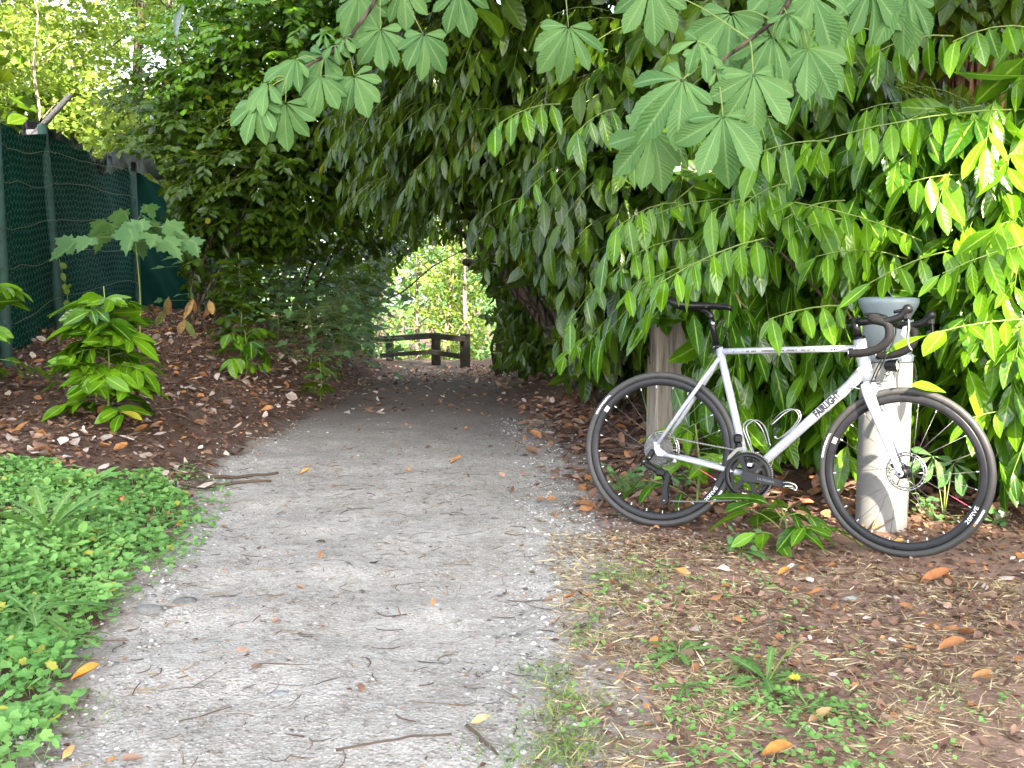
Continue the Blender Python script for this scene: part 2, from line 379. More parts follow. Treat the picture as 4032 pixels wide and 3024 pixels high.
def text_on_arc(mb, s, R, ang, y, size, sx=1., inward=False, bold=0.):
    V, F = textmesh(s, size, sx, bold)
    if inward: th = ang+V[:, 0]/R; rr = R-V[:, 1]
    else: th = ang-V[:, 0]/R; rr = R+V[:, 1]
    mb.add(np.stack([rr*np.cos(th), np.full(len(V), y), rr*np.sin(th)], -1), [F], smooth=False)
def arcquad(mb, R0, R1, a0, a1, y, n=6):
    th = np.linspace(a0, a1, n); V = np.concatenate([np.stack([R0*np.cos(th), np.full(n, y), R0*np.sin(th)], -1), np.stack([R1*np.cos(th), np.full(n, y), R1*np.sin(th)], -1)])
    i = np.arange(n-1); mb.add(V, [np.stack([i, i+1, i+n+1, i+n], -1)], smooth=False)
# frame
fr = MB()
tube(fr, seg((.243, 0, .775), (.80, 0, .801), 4), .0138, 14)
tube(fr, seg((.243, 0, .792), (.391, 0, .254), 4), .0168, 16)
tube(fr, [(.391, 0, .254), (.45, 0, .311), (.78, 0, .645), (.845, 0, .715)], [.021, .0195, .0205, .030], 18)
tube(fr, [(.815, 0, .838), (.822, 0, .805), (.838, 0, .735), (.848, 0, .69), (.8535, 0, .667)], [.0255, .0245, .026, .029, .030], 20)
tube(fr, seg((.391, -.036, .254), (.391, .036, .254)), .0235, 20)
for sg in (-1, 1):
    tube(fr, [(.246, sg*.012, .745), (.20, sg*.028, .672), (.11, sg*.05, .53), (.004, sg*.06, .362)], [.0095, .0092, .0088, .0075], 10)
    tube(fr, [(.375, sg*.028, .256), (.29, sg*.036, .273), (.17, sg*.05, .296), (.035, sg*.06, .32)], [.0125, .0118, .0105, .0085], 10)
    prism(fr, [(-.012, .372), (.012, .372), (.018, .345), (.048, .328), (.046, .311), (.008, .312), (-.006, .33)], sg*.06-.0035, sg*.06+.0035)
box(fr, (.085, -.064, .295), (.014, .01, .014), bev=.003)
tube(fr, seg((.235, -.0, .79), (.232, 0, .799)), .0185, 16)
frame = part('frame', fr, M['paint'])
lt = MB(); dd = np.array([.395, 0, .40])
text_on_tube(lt, 'FAIRLIGHT', (.700, 0, .565), dd, .0201, .043, .64, .0026, .05)
part('lettering', lt, M['blackprint'], frame)
mk = MB(); tdir = nz(np.array([.557, 0, .026]))
for i0, w, k in ((.305, .004, 2), (.345, .003, 1), (.36, .012, 2), (.382, .020, 5), (.425, .075, 18), (.508, .01, 2), (.528, .030, 7), (.564, .006, 1), (.588, .017, 4), (.612, .013, 3), (.634, .010, 2), (.705, .03, 3), (.775, .02, 4)):
    for j in range(k):
        x = i0+w*(j+.5)/k; c = np.array([.243, 0, .775])+tdir*((x-.243)/tdir[0]); ww = w/k*.34; hh = .28+.12*random.random()
        a = np.array([-hh, -hh+.25, hh*.4])-.1; up = np.array([-tdir[2], 0, tdir[0]])
        V = [c+tdir*s*ww+.0143*(math.sin(t)*up-math.cos(t)*np.array([0, 1., 0])) for t in a for s in (-1, 1)]
        mk.add(V, [np.array([[0, 1, 3, 2], [2, 3, 5, 4]])], smooth=False)
part('printed_marks', mk, M['blackprint'], frame)
hs = MB(); tube(hs, seg((.8145, 0, .838), (.812, 0, .848)), .0262, 18); part('headset_cap', hs, M['gloss'], frame)
cr = MB(); tube(cr, seg((.8535, 0, .6675), (.8555, 0, .6575)), .0312, 20); cro = part('headset_ring', cr, M['gloss'], frame)
ct = MB(); text_on_tube(ct, 'KING', (.8545, 0, .6625), (.98, 0, .2), .0314, .009, 1.2); part('lettering', ct, M['white'], frame)
for a in ([(.80, -.012, .66), (.78, -.01, .615), (.735, -.005, .572), (.70, -.0, .535)], [(.838, -.02, .652), (.825, -.02, .635), (.795, -.018, .64), (.775, -.014, .618)]): hose = MB(); tube(hose, smooth_line(a, 5), .0025, 6); part('cable_hose', hose, M['greyprint'], frame)
# seat
sp = MB(); tube(sp, [(.234, 0, .79), (.206, 0, .90), (.202, 0, .92)], .0136, 16); tube(sp, smooth_line([(.202, 0, .918), (.196, 0, .938), (.180, 0, .951), (.158, 0, .957)], 4), [.0136]*8+[.0136, .014, .0145, .0135, .012], 14); spo = part('seatpost', sp, M['gloss'])
bd = MB(); tube(bd, seg((.2125, 0, .882), (.206, 0, .908)), .01385, 16); part('silver_band', bd, M['steel'], spo)
sc = MB(); tube(sc, seg((.2365, 0, .787), (.233, 0, .803)), .0192, 18); tube(sc, seg((.214, -.012, .789), (.214, .012, .789)), .0075, 10); box(sc, (.221, 0, .792), (.016, .016, .012), bev=.003); part('seat_clamp', sc, M['gloss'])
sd = MB(); n = 22; K = 15; xs_ = np.linspace(0, 1, n); rows = []
for t in xs_:
    hw = np.interp(t, [0, .06, .2, .45, .7, 1], [.045, .068, .072, .040, .021, .016]); zt = np.interp(t, [0, .12, .4, .7, .93, 1], [1.016, 1.006, .990, .988, .983, .974]); th = np.interp(t, [0, .2, .5, 1], [.022, .040, .022, .015])
    a = np.linspace(0, 1, K); yy = np.cos(a*math.pi)*hw
    top = zt-.016*np.abs(np.cos(a*math.pi))**4*np.interp(t, [0, .4, 1], [1.6, 1, .6])-.004*np.exp(-(yy/.012)**2)
    bot = zt-th*np.abs(np.cos(a*math.pi))**.6-.010
    rows.append(np.concatenate([np.stack([np.full(K, .012+.278*t), yy, top], -1), np.stack([np.full(K, .012+.278*t), yy*.94, bot], -1)[::-1]]))
Vs = np.array(rows); m = 2*K; i = np.arange(n-1)[:, None]*m; j = np.arange(m)[None]; j2 = (j+1) % m
sd.add(Vs.reshape(-1, 3), [np.stack([i+j, i+m+j, i+m+j2, i+j2], -1).reshape(-1, 4), np.arange(m)[None], ((n-1)*m+np.arange(m))[::-1][None]])
sdo = part('saddle', sd, M['blackp'])
rl = MB()
for sg in (-1, 1): tube(rl, smooth_line([(.06, sg*.03, .985), (.11, sg*.024, .966), (.19, sg*.022, .968), (.255, sg*.010, .982)], 5), .0036, 8)
box(rl, (.165, 0, .965), (.05, .055, .016), bev=.004); part('saddle_rails', rl, M['blackp'], sdo)
# fork (steered)
fk = MB()
tube(fk, seg((.856, 0, .66), (.868, 0, .61)), [.030, .032], 18)
for sg in (-1, 1):
    tube(fk, smooth_line([(.860, sg*.018, .650), (.872, sg*.040, .612), (.913, sg*.050, .52), (.966, sg*.056, .400), (1.003, sg*.058, .312)], 4), np.linspace(.0285, .0125, 17), 14, flat=.62)
    tube(fk, seg((1.004, sg*.064, .306), (1.004, sg*.052, .306)), .0155, 14)
fork = part('fork', fk, M['paint'], T=ST)
ax = MB(); tube(ax, seg((1.006, -.068, .305), (1.006, .068, .305)), .0055, 10); part('axle', ax, M['blackp'], fork, ST)
# wheels
SP0 = .018
def wheel(center, T, rear, redang):
    c = np.array(center); TT = np.array(T)@np.array(Matrix.Translation(Vector(c)))
    rm = MB(); lathe(rm, [(.3125, -.0118), (.306, -.0128), (.296, -.0130), (.286, -.0110), (.281, -.006), (.2795, 0), (.281, .006), (.286, .011), (.296, .013), (.306, .0128), (.3125, .0118), (.306, 0)], 96, True)
    w = part('wheel', rm, M['rimm'], T=TT, label='rear wheel with silver cassette' if rear else 'front wheel turned towards the path')
    ty = MB(); a = np.linspace(-.25, math.pi+.25, 17); lathe(ty, [(.3265+.0145*math.sin(t), .0150*math.cos(t)) for t in a]+[(.312, -.0115), (.312, .0115)], 110, True); part('tyre', ty, M['rubber'], w, TT@np.linalg.inv(TT)@TT)
    hb = MB(); hw = .033
    lathe(hb, [(0, -.052), (.012, -.052), (.012, -.042), (.0165, -hw-.004), (.024, -hw-.002), (.024, -hw+.003), (.015, -hw+.009), (.012, 0), (.015, hw-.009), (.026, hw-.003), (.026, hw+.002), (.0165, hw+.004), (.012, .052), (0, .052)], 28); part('hub', hb, M['blackp'], w, TT)
    spk = MB(); nip = MB(); red = MB(); nsp = 24
    for k in range(nsp):
        a = 2*math.pi*(k+.35)/nsp; sd_ = 1 if k % 2 else -1; tw = (1 if (k//2) % 2 else -1)*math.radians(78)
        p1 = np.array([.284*math.cos(a), sd_*.002, .284*math.sin(a)]); p0 = np.array([.022*math.cos(a+tw), sd_*hw, .022*math.sin(a+tw)])
        tube(spk, seg(p0, p1), .00105, 5); d = nz(p0-p1); tube(nip, seg(p1, p1+d*.015), .0021, 6)
        if abs((a-redang+math.pi) % (2*math.pi)-math.pi) < math.pi/nsp: tube(red, seg(p1+d*.02, p1+d*.085), .0019, 6)
    part('spokes', spk, M['spoke'], w, TT); part('nipples', nip, M['white'], w, TT)
    if red.n: part('red_spoke_end', red, M['redp'], w, TT)
    ro = MB(); nn = 60; th = np.arange(nn)*2*math.pi/nn
    for r0, r1 in ((.064, .0695), (.0735, .0795)): lathe(ro, [(r0, .040), (r1, .040), (r1, .042), (r0, .042)], 48, True)
    for k in range(26):
        a = 2*math.pi*k/26; tube(ro, seg((.063*math.cos(a), .041, .063*math.sin(a)), (.0795*math.cos(a+.16), .041, .0795*math.sin(a+.16)), 2), .0022, 4)
    for k in range(6):
        a = 2*math.pi*k/6; tube(ro, seg((.02*math.cos(a-.5), .041, .02*math.sin(a-.5)), (.066*math.cos(a), .041, .066*math.sin(a)), 2), .003, 4)
    part('brake_disc', ro, M['steel'], w, TT)
    le = MB(); dg = math.radians; aa = dg(-37 if rear else -29)
    text_on_arc(le, '20FIVE', .2985, aa, -.0138, .022, 1.3, True, .0)
    text_on_arc(le, 'CONTINENTAL', .3255, dg(145 if rear else 164), -.0159, .0125, 1.25, False, .0003)
    arcquad(le, .322, .330, aa-.11+.05, aa+.08+.05, -.0160); part('lettering', le, M['white'], w, TT)
    og = MB(); arcquad(og, .322, .330, aa-.10, aa-.066, -.0161); part('orange_tag', og, M['orange'], w, TT)
    stk = MB(); a0 = dg(146 if rear else 158); arcquad(stk, .286, .305, a0-.045, a0+.045, -.0142); part('silver_sticker', stk, M['silver'], w, TT)
    return w, TT
rw, RT = wheel((0, 0, .34), I4, True, math.radians(-32))
fw, FT = wheel((1.006, 0, .3075), ST, False, math.radians(-27))
cs = MB()
for k in range(12):
    r = .0225+.0039*k; y = -.046+.0023*k; pr = []; nt = 11+2*k; th = np.arange(nt*2)*math.pi/nt; rr = np.where(np.arange(nt*2) % 2, r-.0028, r+.0012)
    prism(cs, np.stack([rr*np.cos(th), rr*np.sin(th)], -1), y, y+.0014)
part('cassette', cs, M['cassm'], rw, RT)
# front calliper on the far fork leg
cp = MB(); box(cp, (.958, .062, .345), (.03, .03, .06), bev=.006); part('brake_calliper', cp, M['blackp'], fork, ST)
# cranks
ck = MB(); lathe(ck, [(.0, -.088), (.017, -.088), (.021, -.080), (.021, -.055), (.0, -.055)], 24)
ckT = np.array(Matrix.Translation((.396, 0, .252)))
d = np.array([.574-.396, 0, .226-.252]); L = np.linalg.norm(d); e = d/L; q = np.array([-e[2], 0, e[0]])
for y0, sgn in ((-.090, 1), (.072, -1)):
    poly = [q*.0205-e*.004, q*.0175+e*.06, q*.0125+e*L*.9, q*.009+e*(L+.010), e*(L+.0145), -q*.009+e*(L+.010), -q*.0125+e*L*.9, -q*.0165+e*.06, -q*.0205-e*.004, -q*.016-e*.018, -e*.024, q*.016-e*.018]
    prism(ck, [(sgn*p[0], sgn*p[2]) for p in poly], y0, y0+.016)
crank = part('crankset', ck, M['crankgrey'], T=ckT)
tl = MB(); V, F = textmesh('ULTEGRA', .0125, 1.3); Wd = e*(L*.45+V[:, :1])+q*V[:, 1:2]+np.array([0, -.0908, 0]); tl.add(Wd, [F], smooth=False); part('lettering', tl, M['greyprint'], crank, ckT)
cg = MB(); nt = 52; th = np.arange(nt*2)*math.pi/nt; rr = np.where(np.arange(nt*2) % 2, .0985, .1035)
def ringpoly(mb, r_out, r_in, y0, y1):
    n = len(r_out); a = np.arange(n)*2*math.pi/n; ci = np.stack([np.cos(a), np.zeros(n), np.sin(a)], -1)
    V = np.concatenate([ci*r_out[:, None]+[0, y0, 0], ci*r_in+[0, y0, 0], ci*r_out[:, None]+[0, y1, 0], ci*r_in+[0, y1, 0]]); i = np.arange(n); j = (i+1) % n
    mb.add(V, [np.concatenate([np.stack([i, j, j+n, i+n], -1), np.stack([j+2*n, i+2*n, i+3*n, j+3*n], -1), np.stack([j, i, i+2*n, j+2*n], -1), np.stack([i+n, j+n, j+3*n, i+3*n], -1)])], smooth=False)
ringpoly(cg, rr, .077, -.052, -.0485); ringpoly(cg, np.where(np.arange(72) % 2, .073, .0765), .062, -.044, -.041)
cgo = part('chainring', cg, M['blackp'], crank, ckT)
sr = MB(); lathe(sr, [(.0965, -.0525), (.094, -.0575), (.079, -.0585), (.0765, -.0555), (.078, -.050), (.0965, -.050)], 60, True)
for a in (math.radians(112), math.radians(46), math.radians(-62), math.radians(-130)):
    u = np.array([math.cos(a), math.sin(a)]); v = np.array([-u[1], u[0]])
    prism(sr, [u*.014+v*.014, u*.045+v*.0085, u*.086+v*.011, u*.086-v*.011, u*.045-v*.0085, u*.014-v*.014], -.062, -.052)
part('chainring_spider', sr, M['blackp'], crank, ckT)
pm = MB(); a = np.linspace(0, 1, 9); lathe(pm, [(.0, -.0605), (.019, -.0605), (.021, -.055), (.0, -.053)], 20)
pmM = np.array(Matrix.Translation((.403, 0, .302))); part('power_meter_pod', pm, M['gloss'], crank, pmM)
pt = MB(); V, F = textmesh('4iiii', .019, .8, .0006); pt.add(np.stack([V[:, 0], np.full(len(V), -.0612), V[:, 1]-.002], -1), [F], smooth=False); part('lettering', pt, M['white'], crank, pmM)
pd = MB(); pc = np.array([.396, 0, .252])+e*L
tube(pd, seg(pc+[0, -.09, 0], pc+[0, -.125, 0]), .0075, 12); tube(pd, smooth_line([pc+[-.026, -.118, .010], pc+[0, -.124, .014], pc+[.026, -.118, .004], pc+[.028, -.118, -.012], pc+[.0, -.122, -.006], pc+[-.024, -.118, -.006]], 4), .0042, 8); box(pd, pc+[0, -.118, 0], (.036, .03, .012), bev=.004); tube(pd, seg(pc+[.026, -.10, -.014], pc+[.026, -.135, -.014]), .008, 10)
part('pedal', pd, M['steel'], crank)
pd = MB(); pc2 = np.array([.396, 0, .252])-e*L; tube(pd, seg(pc2+[0, .085, 0], pc2+[0, .125, 0]), .0075, 12); box(pd, pc2+[0, .118, 0], (.05, .035, .014), bev=.004); part('pedal', pd, M['steel'], crank)
# chain
ch = MB()
def chain(a, b, sag):
    a, b = np.array(a), np.array(b); n = int(np.linalg.norm(b-a)/.0127*2)
    for k in range(n):
        t = (k+.5)/n; p = a+(b-a)*t-np.array([0, 0, sag*4*t*(1-t)]); box(ch, p, (.0078, .0075 if k % 2 else .0050, .0088 if k % 2 else .0066), bev=.0018)
chain((.012, -.034, .402), (.372, -.050, .3535), .002); chain((.046, -.036, .119), (.378, -.050, .152), .006)
for k in range(40):
    a = math.radians(105-205*k/39); p = np.array([.396, -.050, .252])+.1015*np.array([math.cos(a), 0, math.sin(a)]); box(ch, p, (.0078, .0075 if k % 2 else .0052, .008), bev=.0016, M=np.array(Matrix.Rotation(-(a+math.pi/2), 3, 'Y')))
part('chain', ch, M['chainm'])
# derailleurs
rd = MB()
box(rd, (-.022, -.068, .315), (.024, .014, .05), bev=.005, M=np.array(Matrix.Rotation(.5, 3, 'Y'))); box(rd, (-.046, -.072, .283), (.03, .026, .028), bev=.007); box(rd, (-.012, -.078, .262), (.07, .022, .026), bev=.007, M=np.array(Matrix.Rotation(.45, 3, 'Y')))
box(rd, (.026, -.078, .243), (.04, .028, .036), bev=.009)
for y in (-.068, -.046): prism(rd, [(.030, .250), (.052, .250), (.066, .222), (.058, .175), (.064, .118), (.050, .104), (.034, .106), (.028, .122), (.040, .172), (.046, .215)], y, y+.003)
rdo = part('rear_derailleur', rd, M['blackp'])
jw = MB()
for c, r in (((.048, .225), .018), ((.046, .120), .0185)):
    jw = MB(); lathe(jw, [(.0, -.062), (.006, -.062), (r, -.060), (r, -.052), (.0, -.052)], 18)
    jw.v[-1] = jw.v[-1]+np.array([c[0], 0, c[1]]); part('jockey_wheel', jw, M['blackp'], rdo)
bo = MB()
for c in ((-.046, .286), (-.022, .303), (.046, .121)): bo = MB(); tube(bo, seg((c[0], -.088 if c[0] < .04 else -.071, c[1]), (c[0], -.06, c[1])), .0045, 8); part('bolt', bo, M['steel'], rdo)
fd = MB(); box(fd, (.345, -.028, .405), (.034, .030, .040), bev=.008, M=np.array(Matrix.Rotation(-.1, 3, 'Y'))); box(fd, (.352, -.03, .375), (.022, .024, .03), bev=.005); fdo = part('front_derailleur', fd, M['blackp'])
fc = MB(); prism(fc, [(.368, .372), (.374, .360), (.350, .352), (.318, .318), (.306, .312), (.312, .330), (.345, .366)], -.058, -.0555); part('cage', fc, M['chainm'], fdo)
# bottle cages
bc = MB()
for sg, dx in ((-1, 0), (1, .008)): tube(bc, smooth_line([(.429, sg*.012, .351), (.404, sg*.020, .354), (.384, sg*.030, .401), (.366, sg*.034, .450), (.378+dx, sg*.036, .478), (.405+dx, sg*.037, .486), (.440+dx, sg*.030, .455), (.468+dx, sg*.006, .378)], 6), .0032, 8)
part('bottle_cage', bc, M['steel'])
bc = MB()
for sg, dx in ((-1, 0), (1, .006)): tube(bc, smooth_line([(.493, sg*.012, .424), (.500, sg*.014, .415), (.520, sg*.020, .419), (.573, sg*.032, .470), (.592, sg*.036, .512), (.566+dx, sg*.036, .540), (.522+dx, sg*.034, .524), (.468+dx, sg*.004, .468)], 6), .0032, 8)
part('bottle_cage', bc, M['steel'])
# stem and bars (steered)
sm_ = MB(); tube(sm_, seg((.8105, 0, .846), (.792, 0, .926)), .0165, 16); tube(sm_, seg((.791, 0, .906), (.905, 0, .919)), [.0165, .0150], 14)
for z in (.922, .896): tube(sm_, seg((.776, -.014, z), (.776, .014, z)), .0042, 8)
tube(sm_, seg((.905, -.026, .919), (.905, .026, .919)), .0205, 18); stem = part('stem', sm_, M['gloss'], T=ST)
cpn = MB(); box(cpn, (.868, -.004, .938), (.06, .045, .014), bev=.005); part('light_switch', cpn, M['blackp'], stem, ST)
dp = MB()
top = [(.905, y, .919) for y in (0, .06, .12)]+[(.908, .165, .916), (.918, .192, .908), (.950, .2, .902)]
low = [(.972, .2, .893), (.984, .2, .868), (.980, .2, .832), (.945, .2, .797), (.890, .2, .780), (.835, .2, .776)]
rad = lambda n: np.full(n, .0165)
for sg in (-1, 1):
    pl = smooth_line([(x, sg*y, z) for x, y, z in top+low], 5); tube(dp, pl, np.where(np.abs(pl[:, 1]) < .09, .0145, .0168), 14)
bar = part('handlebar', dp, M['tape'], T=ST)
for sg in (-1, 1): bp = MB(); tube(bp, seg((.836, sg*.2, .776), (.832, sg*.2, .776)), .0172, 14); part('bar_end_plug', bp, M['steel'], bar, ST)
for sg in (-1, 1):
    h = MB(); y = sg*.2
    tube(h, smooth_line([(.952, y, .900), (.985, y, .905), (1.015, y, .914), (1.038, y, .932), (1.052, y, .952), (1.060, y, .962)], 4), [.0165]*6+[.0175]*6+[.019, .020, .021, .0215, .021, .019, .016, .012, .008], 14, flat=.9)
    box(h, (1.045, y, .925), (.034, .030, .05), bev=.011); 
    ho = part('brake_hood', h, M['blackp'], bar, ST)
    if sg < 0:
        b2 = MB(); tube(b2, smooth_line([(.998, y, .937), (1.02, y, .942), (1.035, y, .945)], 3), .0065, 8); part('hood_button', b2, M['gloss'], ho, ST)
    lv = MB(); tube(lv, smooth_line([(1.052, y, .915), (1.056, y, .875), (1.052, y, .835), (1.058, y, .808), (1.070, y, .790)], 4), np.linspace(.0085, .0045, 17), 10, flat=.6); prism(lv, [(1.050, .885), (1.045, .835), (1.028, .850), (1.034, .880)], y-.006, y-.003); part('brake_lever', lv, M['steel' if sg < 0 else 'blackp'], ho, ST)
for sg in (-1, 1): hz = MB(); tube(hz, smooth_line([(.93, sg*.10, .905), (.945, sg*.05, .86), (.925, sg*.03, .79), (.885, sg*.022, .70), (.868, sg*.03, .64)], 5), .0026, 6); part('brake_hose', hz, M['blackp'], bar, ST)
# front lamp
lb = MB(); pr = [(.0, -.030), (.010, -.029), (.019, -.022), (.0235, -.010), (.024, .016), (.0255, .018), (.0255, .024), (.022, .024)]
lathe(lb, pr, 28, axis='z')
LR = np.array(Matrix.Translation((.946, 0, .733))@Matrix.Rotation(math.radians(86), 4, 'Y')); lampT = ST@LR
lo_ = part('front_light', lb, M['blackp'], fork, lampT)
ln = MB(); lathe(ln, [(.022, .0225), (.012, .0245), (.0, .025)], 24, axis='z'); part('lens', ln, M['lens'], fork, lampT)
br = MB(); tube(br, smooth_line([(.872, 0, .662), (.895, -.004, .664), (.916, 0, .672), (.928, 0, .700), (.938, 0, .712)], 4), .0042, 8); tube(br, seg((.928, -.009, .699), (.928, .009, .699)), .0095, 12); tube(br, seg((.905, -.004, .668), (.955, -.004, .674)), .0032, 6); box(br, (.900, -.004, .652), (.022, .012, .012), bev=.003)
part('light_bracket', br, M['steel'], fork, ST)
rr_ = MB(); box(rr_, (.012, .03, .418), (.016, .012, .01), bev=.003); part('rear_reflector', rr_, M['redp'], frame)

# ------------------------------------------------------------------ bollard light
M['concrete'] = plain('grey_concrete', (.165, .163, .156), .8, var=.07, bump=.12, scale=16.)
M['housing'] = plain('blue_grey_plastic', (.21, .255, .285), .38, var=.06, coat=.15)
t = NT('cloudy_plastic'); t.P(Base_Color=(.42, .48, .52), Roughness=.25, Transmission_Weight=.35, IOR=1.3); M['cloudy'] = t.m
bl = np.array([1.672, 4.525, gz1(1.672, 4.525)])
bo_ = root('bollard_light', 'grey round bollard light that the bicycle leans on', 'bollard', bl)
def at(mb, p):
    mb.v = [v+np.asarray(p) for v in mb.v]; return mb
m = MB(); lathe(m, [(.0, -.25), (.112, -.25), (.112, 0), (.1115, .40), (.111, .742), (.108, .747), (.0, .747)], 40, axis='z'); at(m, bl).build('concrete_post', M['concrete'], bo_)
m = MB(); lathe(m, [(.1095, .750), (.1125, .753), (.1125, .775), (.109, .782), (.104, .784), (.0, .786)], 40, axis='z'); at(m, bl).build('collar', M['housing'], bo_)
m = MB(); lathe(m, [(.106, .786), (.1065, .93), (.107, .934), (.104, .934), (.104, .786)], 40, True, axis='z'); at(m, bl).build('lens_tube', M['cloudy'], bo_)
m = MB(); lathe(m, [(.0, .80), (.046, .80), (.05, .83), (.075, .90), (.106, .965), (.0, .965)], 40, axis='z'); at(m, bl).build('reflector_cone', M['housing'], bo_)
m = MB(); lathe(m, [(.092, .937), (.121, .990), (.127, 1.005), (.129, 1.016), (.127, 1.028), (.10, 1.034), (.0, 1.036)], 44, axis='z'); at(m, bl).build('cap', M['housing'], bo_)

# ------------------------------------------------------------------ wooden post behind the rear wheel
t = NT('weathered_wood'); co = t.coord(); mp = t.n('Mapping', {0: co, 3: (9, 9, .55)}).outputs[0]
n1 = t.noise(5., 6, mp, .65); n2 = t.noise(2.2, 3, t.n('Mapping', {0: co, 3: (1.4, 1.4, .9)}).outputs[0])
t.P(Base_Color=t.mix(t.rng(n2, .55, .68, 0, .75), t.mix(t.rng(n1, .32, .68), (.17, .14, .11), (.47, .41, .34)), (.40, .27, .16)), Roughness=.9, Specular_IOR_Level=.2, Normal=t.bump(n1, .7, .01)); M['wood'] = t.m
pb = np.array([.985, 6.25, gz1(.985, 6.25)])
po = root('wooden_post', 'weathered square wooden post behind the rear wheel', 'post', pb)
m = MB(); hgt = .93-pb[2]; rz = np.array(Matrix.Rotation(.12, 3, 'Z'))
box(m, pb+[0, 0, hgt/2-.15], (.255, .24, hgt+.3), bev=.014, M=rz); m.build('post_body', M['wood'], po)
m = MB(); box(m, pb+[-.09, -.1255, hgt-.14], (.035, .006, .17), bev=.002, M=rz); m.build('knot_scar', plain('bare_wood', (.42, .27, .14), .8), po)

# ------------------------------------------------------------------ mesh fence on the left
t = NT('green_screen_net'); co = t.coord(); n1 = t.noise(1.3, 4, co); wv = t.n('TexWave', {0: co, 'Scale': 45., 'Distortion': 1.5, 'Detail': 2.}, bands_direction='Z').outputs[1]
t.P(Base_Color=t.mix(t.rng(n1, .3, .7), (.002, .032, .023), (.007, .060, .044)), Roughness=.9, Specular_IOR_Level=.08, Normal=t.bump(n1, .4, .02)); M['net'] = t.m
M['wire'] = plain('green_wire', (.07, .22, .17), .6, 0., var=.25, scale=8.)
M['postm'] = plain('green_post_paint', (.022, .066, .054), .75, var=.35, bump=.4, scale=14.)
M['plank'] = plain('grey_board', (.34, .33, .32), .85, var=.15, bump=.4, scale=20.)
M['torn'] = plain('torn_black_sheet', (.012, .013, .014), .5, var=.4, bump=.5, scale=9.)
FP = [np.array(p) for p in ((-3.30, 5.2), (-3.87, 7.7), (-4.37, 9.77), (-4.84, 13.1), (-4.55, 15.3), (-5.0, 19.))]
FH = [1.98, 1.96, 1.90, 1.84, 1.72, 1.8]
fo = root('mesh_fence', 'dark green netted wire fence on the left bank', 'fence', (*FP[2], gz1(*FP[2])))
def fpt(k, s, h):
    p = FP[k]*(1-s)+FP[k+1]*s; z0 = gz1(*p); return np.array([p[0], p[1], z0+h])
net = MB(); nu, nv = 26, 16; rows = []
for k in range(len(FP)-1):
    for i in range(nu if k < len(FP)-2 else nu+1):
        s = i/nu; H = FH[k]*(1-s)+FH[k+1]*s; p = FP[k]*(1-s)+FP[k+1]*s; z0 = gz1(*p); n_ = nz(np.array([-(FP[k+1]-FP[k])[1], (FP[k+1]-FP[k])[0]]))
        for j in range(nv+1):
            hh = H*j/nv*(1-.05*math.sin(s*math.pi)*(j/nv)**4); b = .05+.03*math.sin(9*s+j*.5)+.02*math.sin(23*s+j*1.3)
            rows.append([p[0]+n_[0]*b, p[1]+n_[1]*b, z0-.05+hh])
nc = len(rows)//(nv+1); i = np.arange(nc-1)[:, None]*(nv+1); j = np.arange(nv)[None]
net.add(rows, [np.stack([i+j, i+j+nv+1, i+j+nv+2, i+j+1], -1).reshape(-1, 4)]); net.build('screen_net', M['net'], fo)
def fence_hex(k0, k1, cell, wd):
    mb = MB(); PV = []
    for k in range(k0, k1):
        a, b = FP[k], FP[k+1]; L = np.linalg.norm(b-a); H = min(FH[k], FH[k+1]); dx = cell*3.0; dy = cell*1.5
        nx, ny = int(L/dx), int(H/dy); segs = []
        for r in range(ny):
            for c in range(nx):
                x = (c+.5*(r % 2))*dx; y = r*dy; segs += [((x, y+dy*.5), (x, y+dy*1.0)), ((x, y+dy*.5), (x+dx*.5, y+dy*.0)), ((x, y+dy*.5), (x-dx*.5, y))]
        S = np.array(segs); S = S+R_.normal(0, cell*.06, S.shape); S[..., 0] = np.clip(S[..., 0], 0, L)
        t = S[..., 0]/L; XY = a[None, None]*(1-t[..., None])+b[None, None]*t[..., None]; Z = gz(XY[..., 0], XY[..., 1])+S[..., 1]
        W3 = np.concatenate([XY, Z[..., None]], -1); D = W3[:, 1]-W3[:, 0]; n_ = nz(np.array([(b-a)[1], -(b-a)[0], 0.])); sd_ = nz(np.cross(D, n_))*wd
        V = np.stack([W3[:, 0]-sd_, W3[:, 0]+sd_, W3[:, 1]+sd_, W3[:, 1]-sd_], 1); N4 = len(V)
        mb.add(V.reshape(-1, 3), [np.arange(N4*4).reshape(N4, 4)], smooth=False)
    return mb
fence_hex(0, 3, .040, .0021).build('wire_netting', M['wire'], fo)
for k in range(1, 6):
    m = MB(); b = fpt(min(k, 4), 0 if k < 5 else 1, 0); lean_ = np.array([-.10, .0, 0]) if k == 2 else np.array([-.02, 0, 0]); n_ = np.array([.04, -.01, 0])
    tube(m, [b+n_+[0, 0, -.3], b+n_+[0, 0, 0], b+n_+lean_*.5+[0, 0, FH[k]*.5], b+n_+lean_+[0, 0, FH[k]+.03]], .044, 12); m.build('fence_post', M['postm'], fo)
for h in (.32, .72, 1.05, 1.38, 1.66, 1.93):
    m = MB(); pl = [fpt(k, s, h+.02*math.sin(7*s+h*9)-.03*math.sin(s*math.pi))+np.array([.055, -.012, 0]) for k in range(0, 3) for s in np.linspace(0, 1, 9)]; tube(m, pl, .0026, 5); m.build('line_wire', plain('tan_wire', (.14, .15, .08), .6), fo)
tp = P(78, 282, 9.62); m = MB(); tube(m, [tp+[-.03, 0, -.05], P(152, 205, 9.45)], [.05, .045], 4, flat=.35); box(m, tp+[.0, -.02, -.02], (.16, .05, .05), bev=.01); m.build('brace_board', M['plank'], fo)
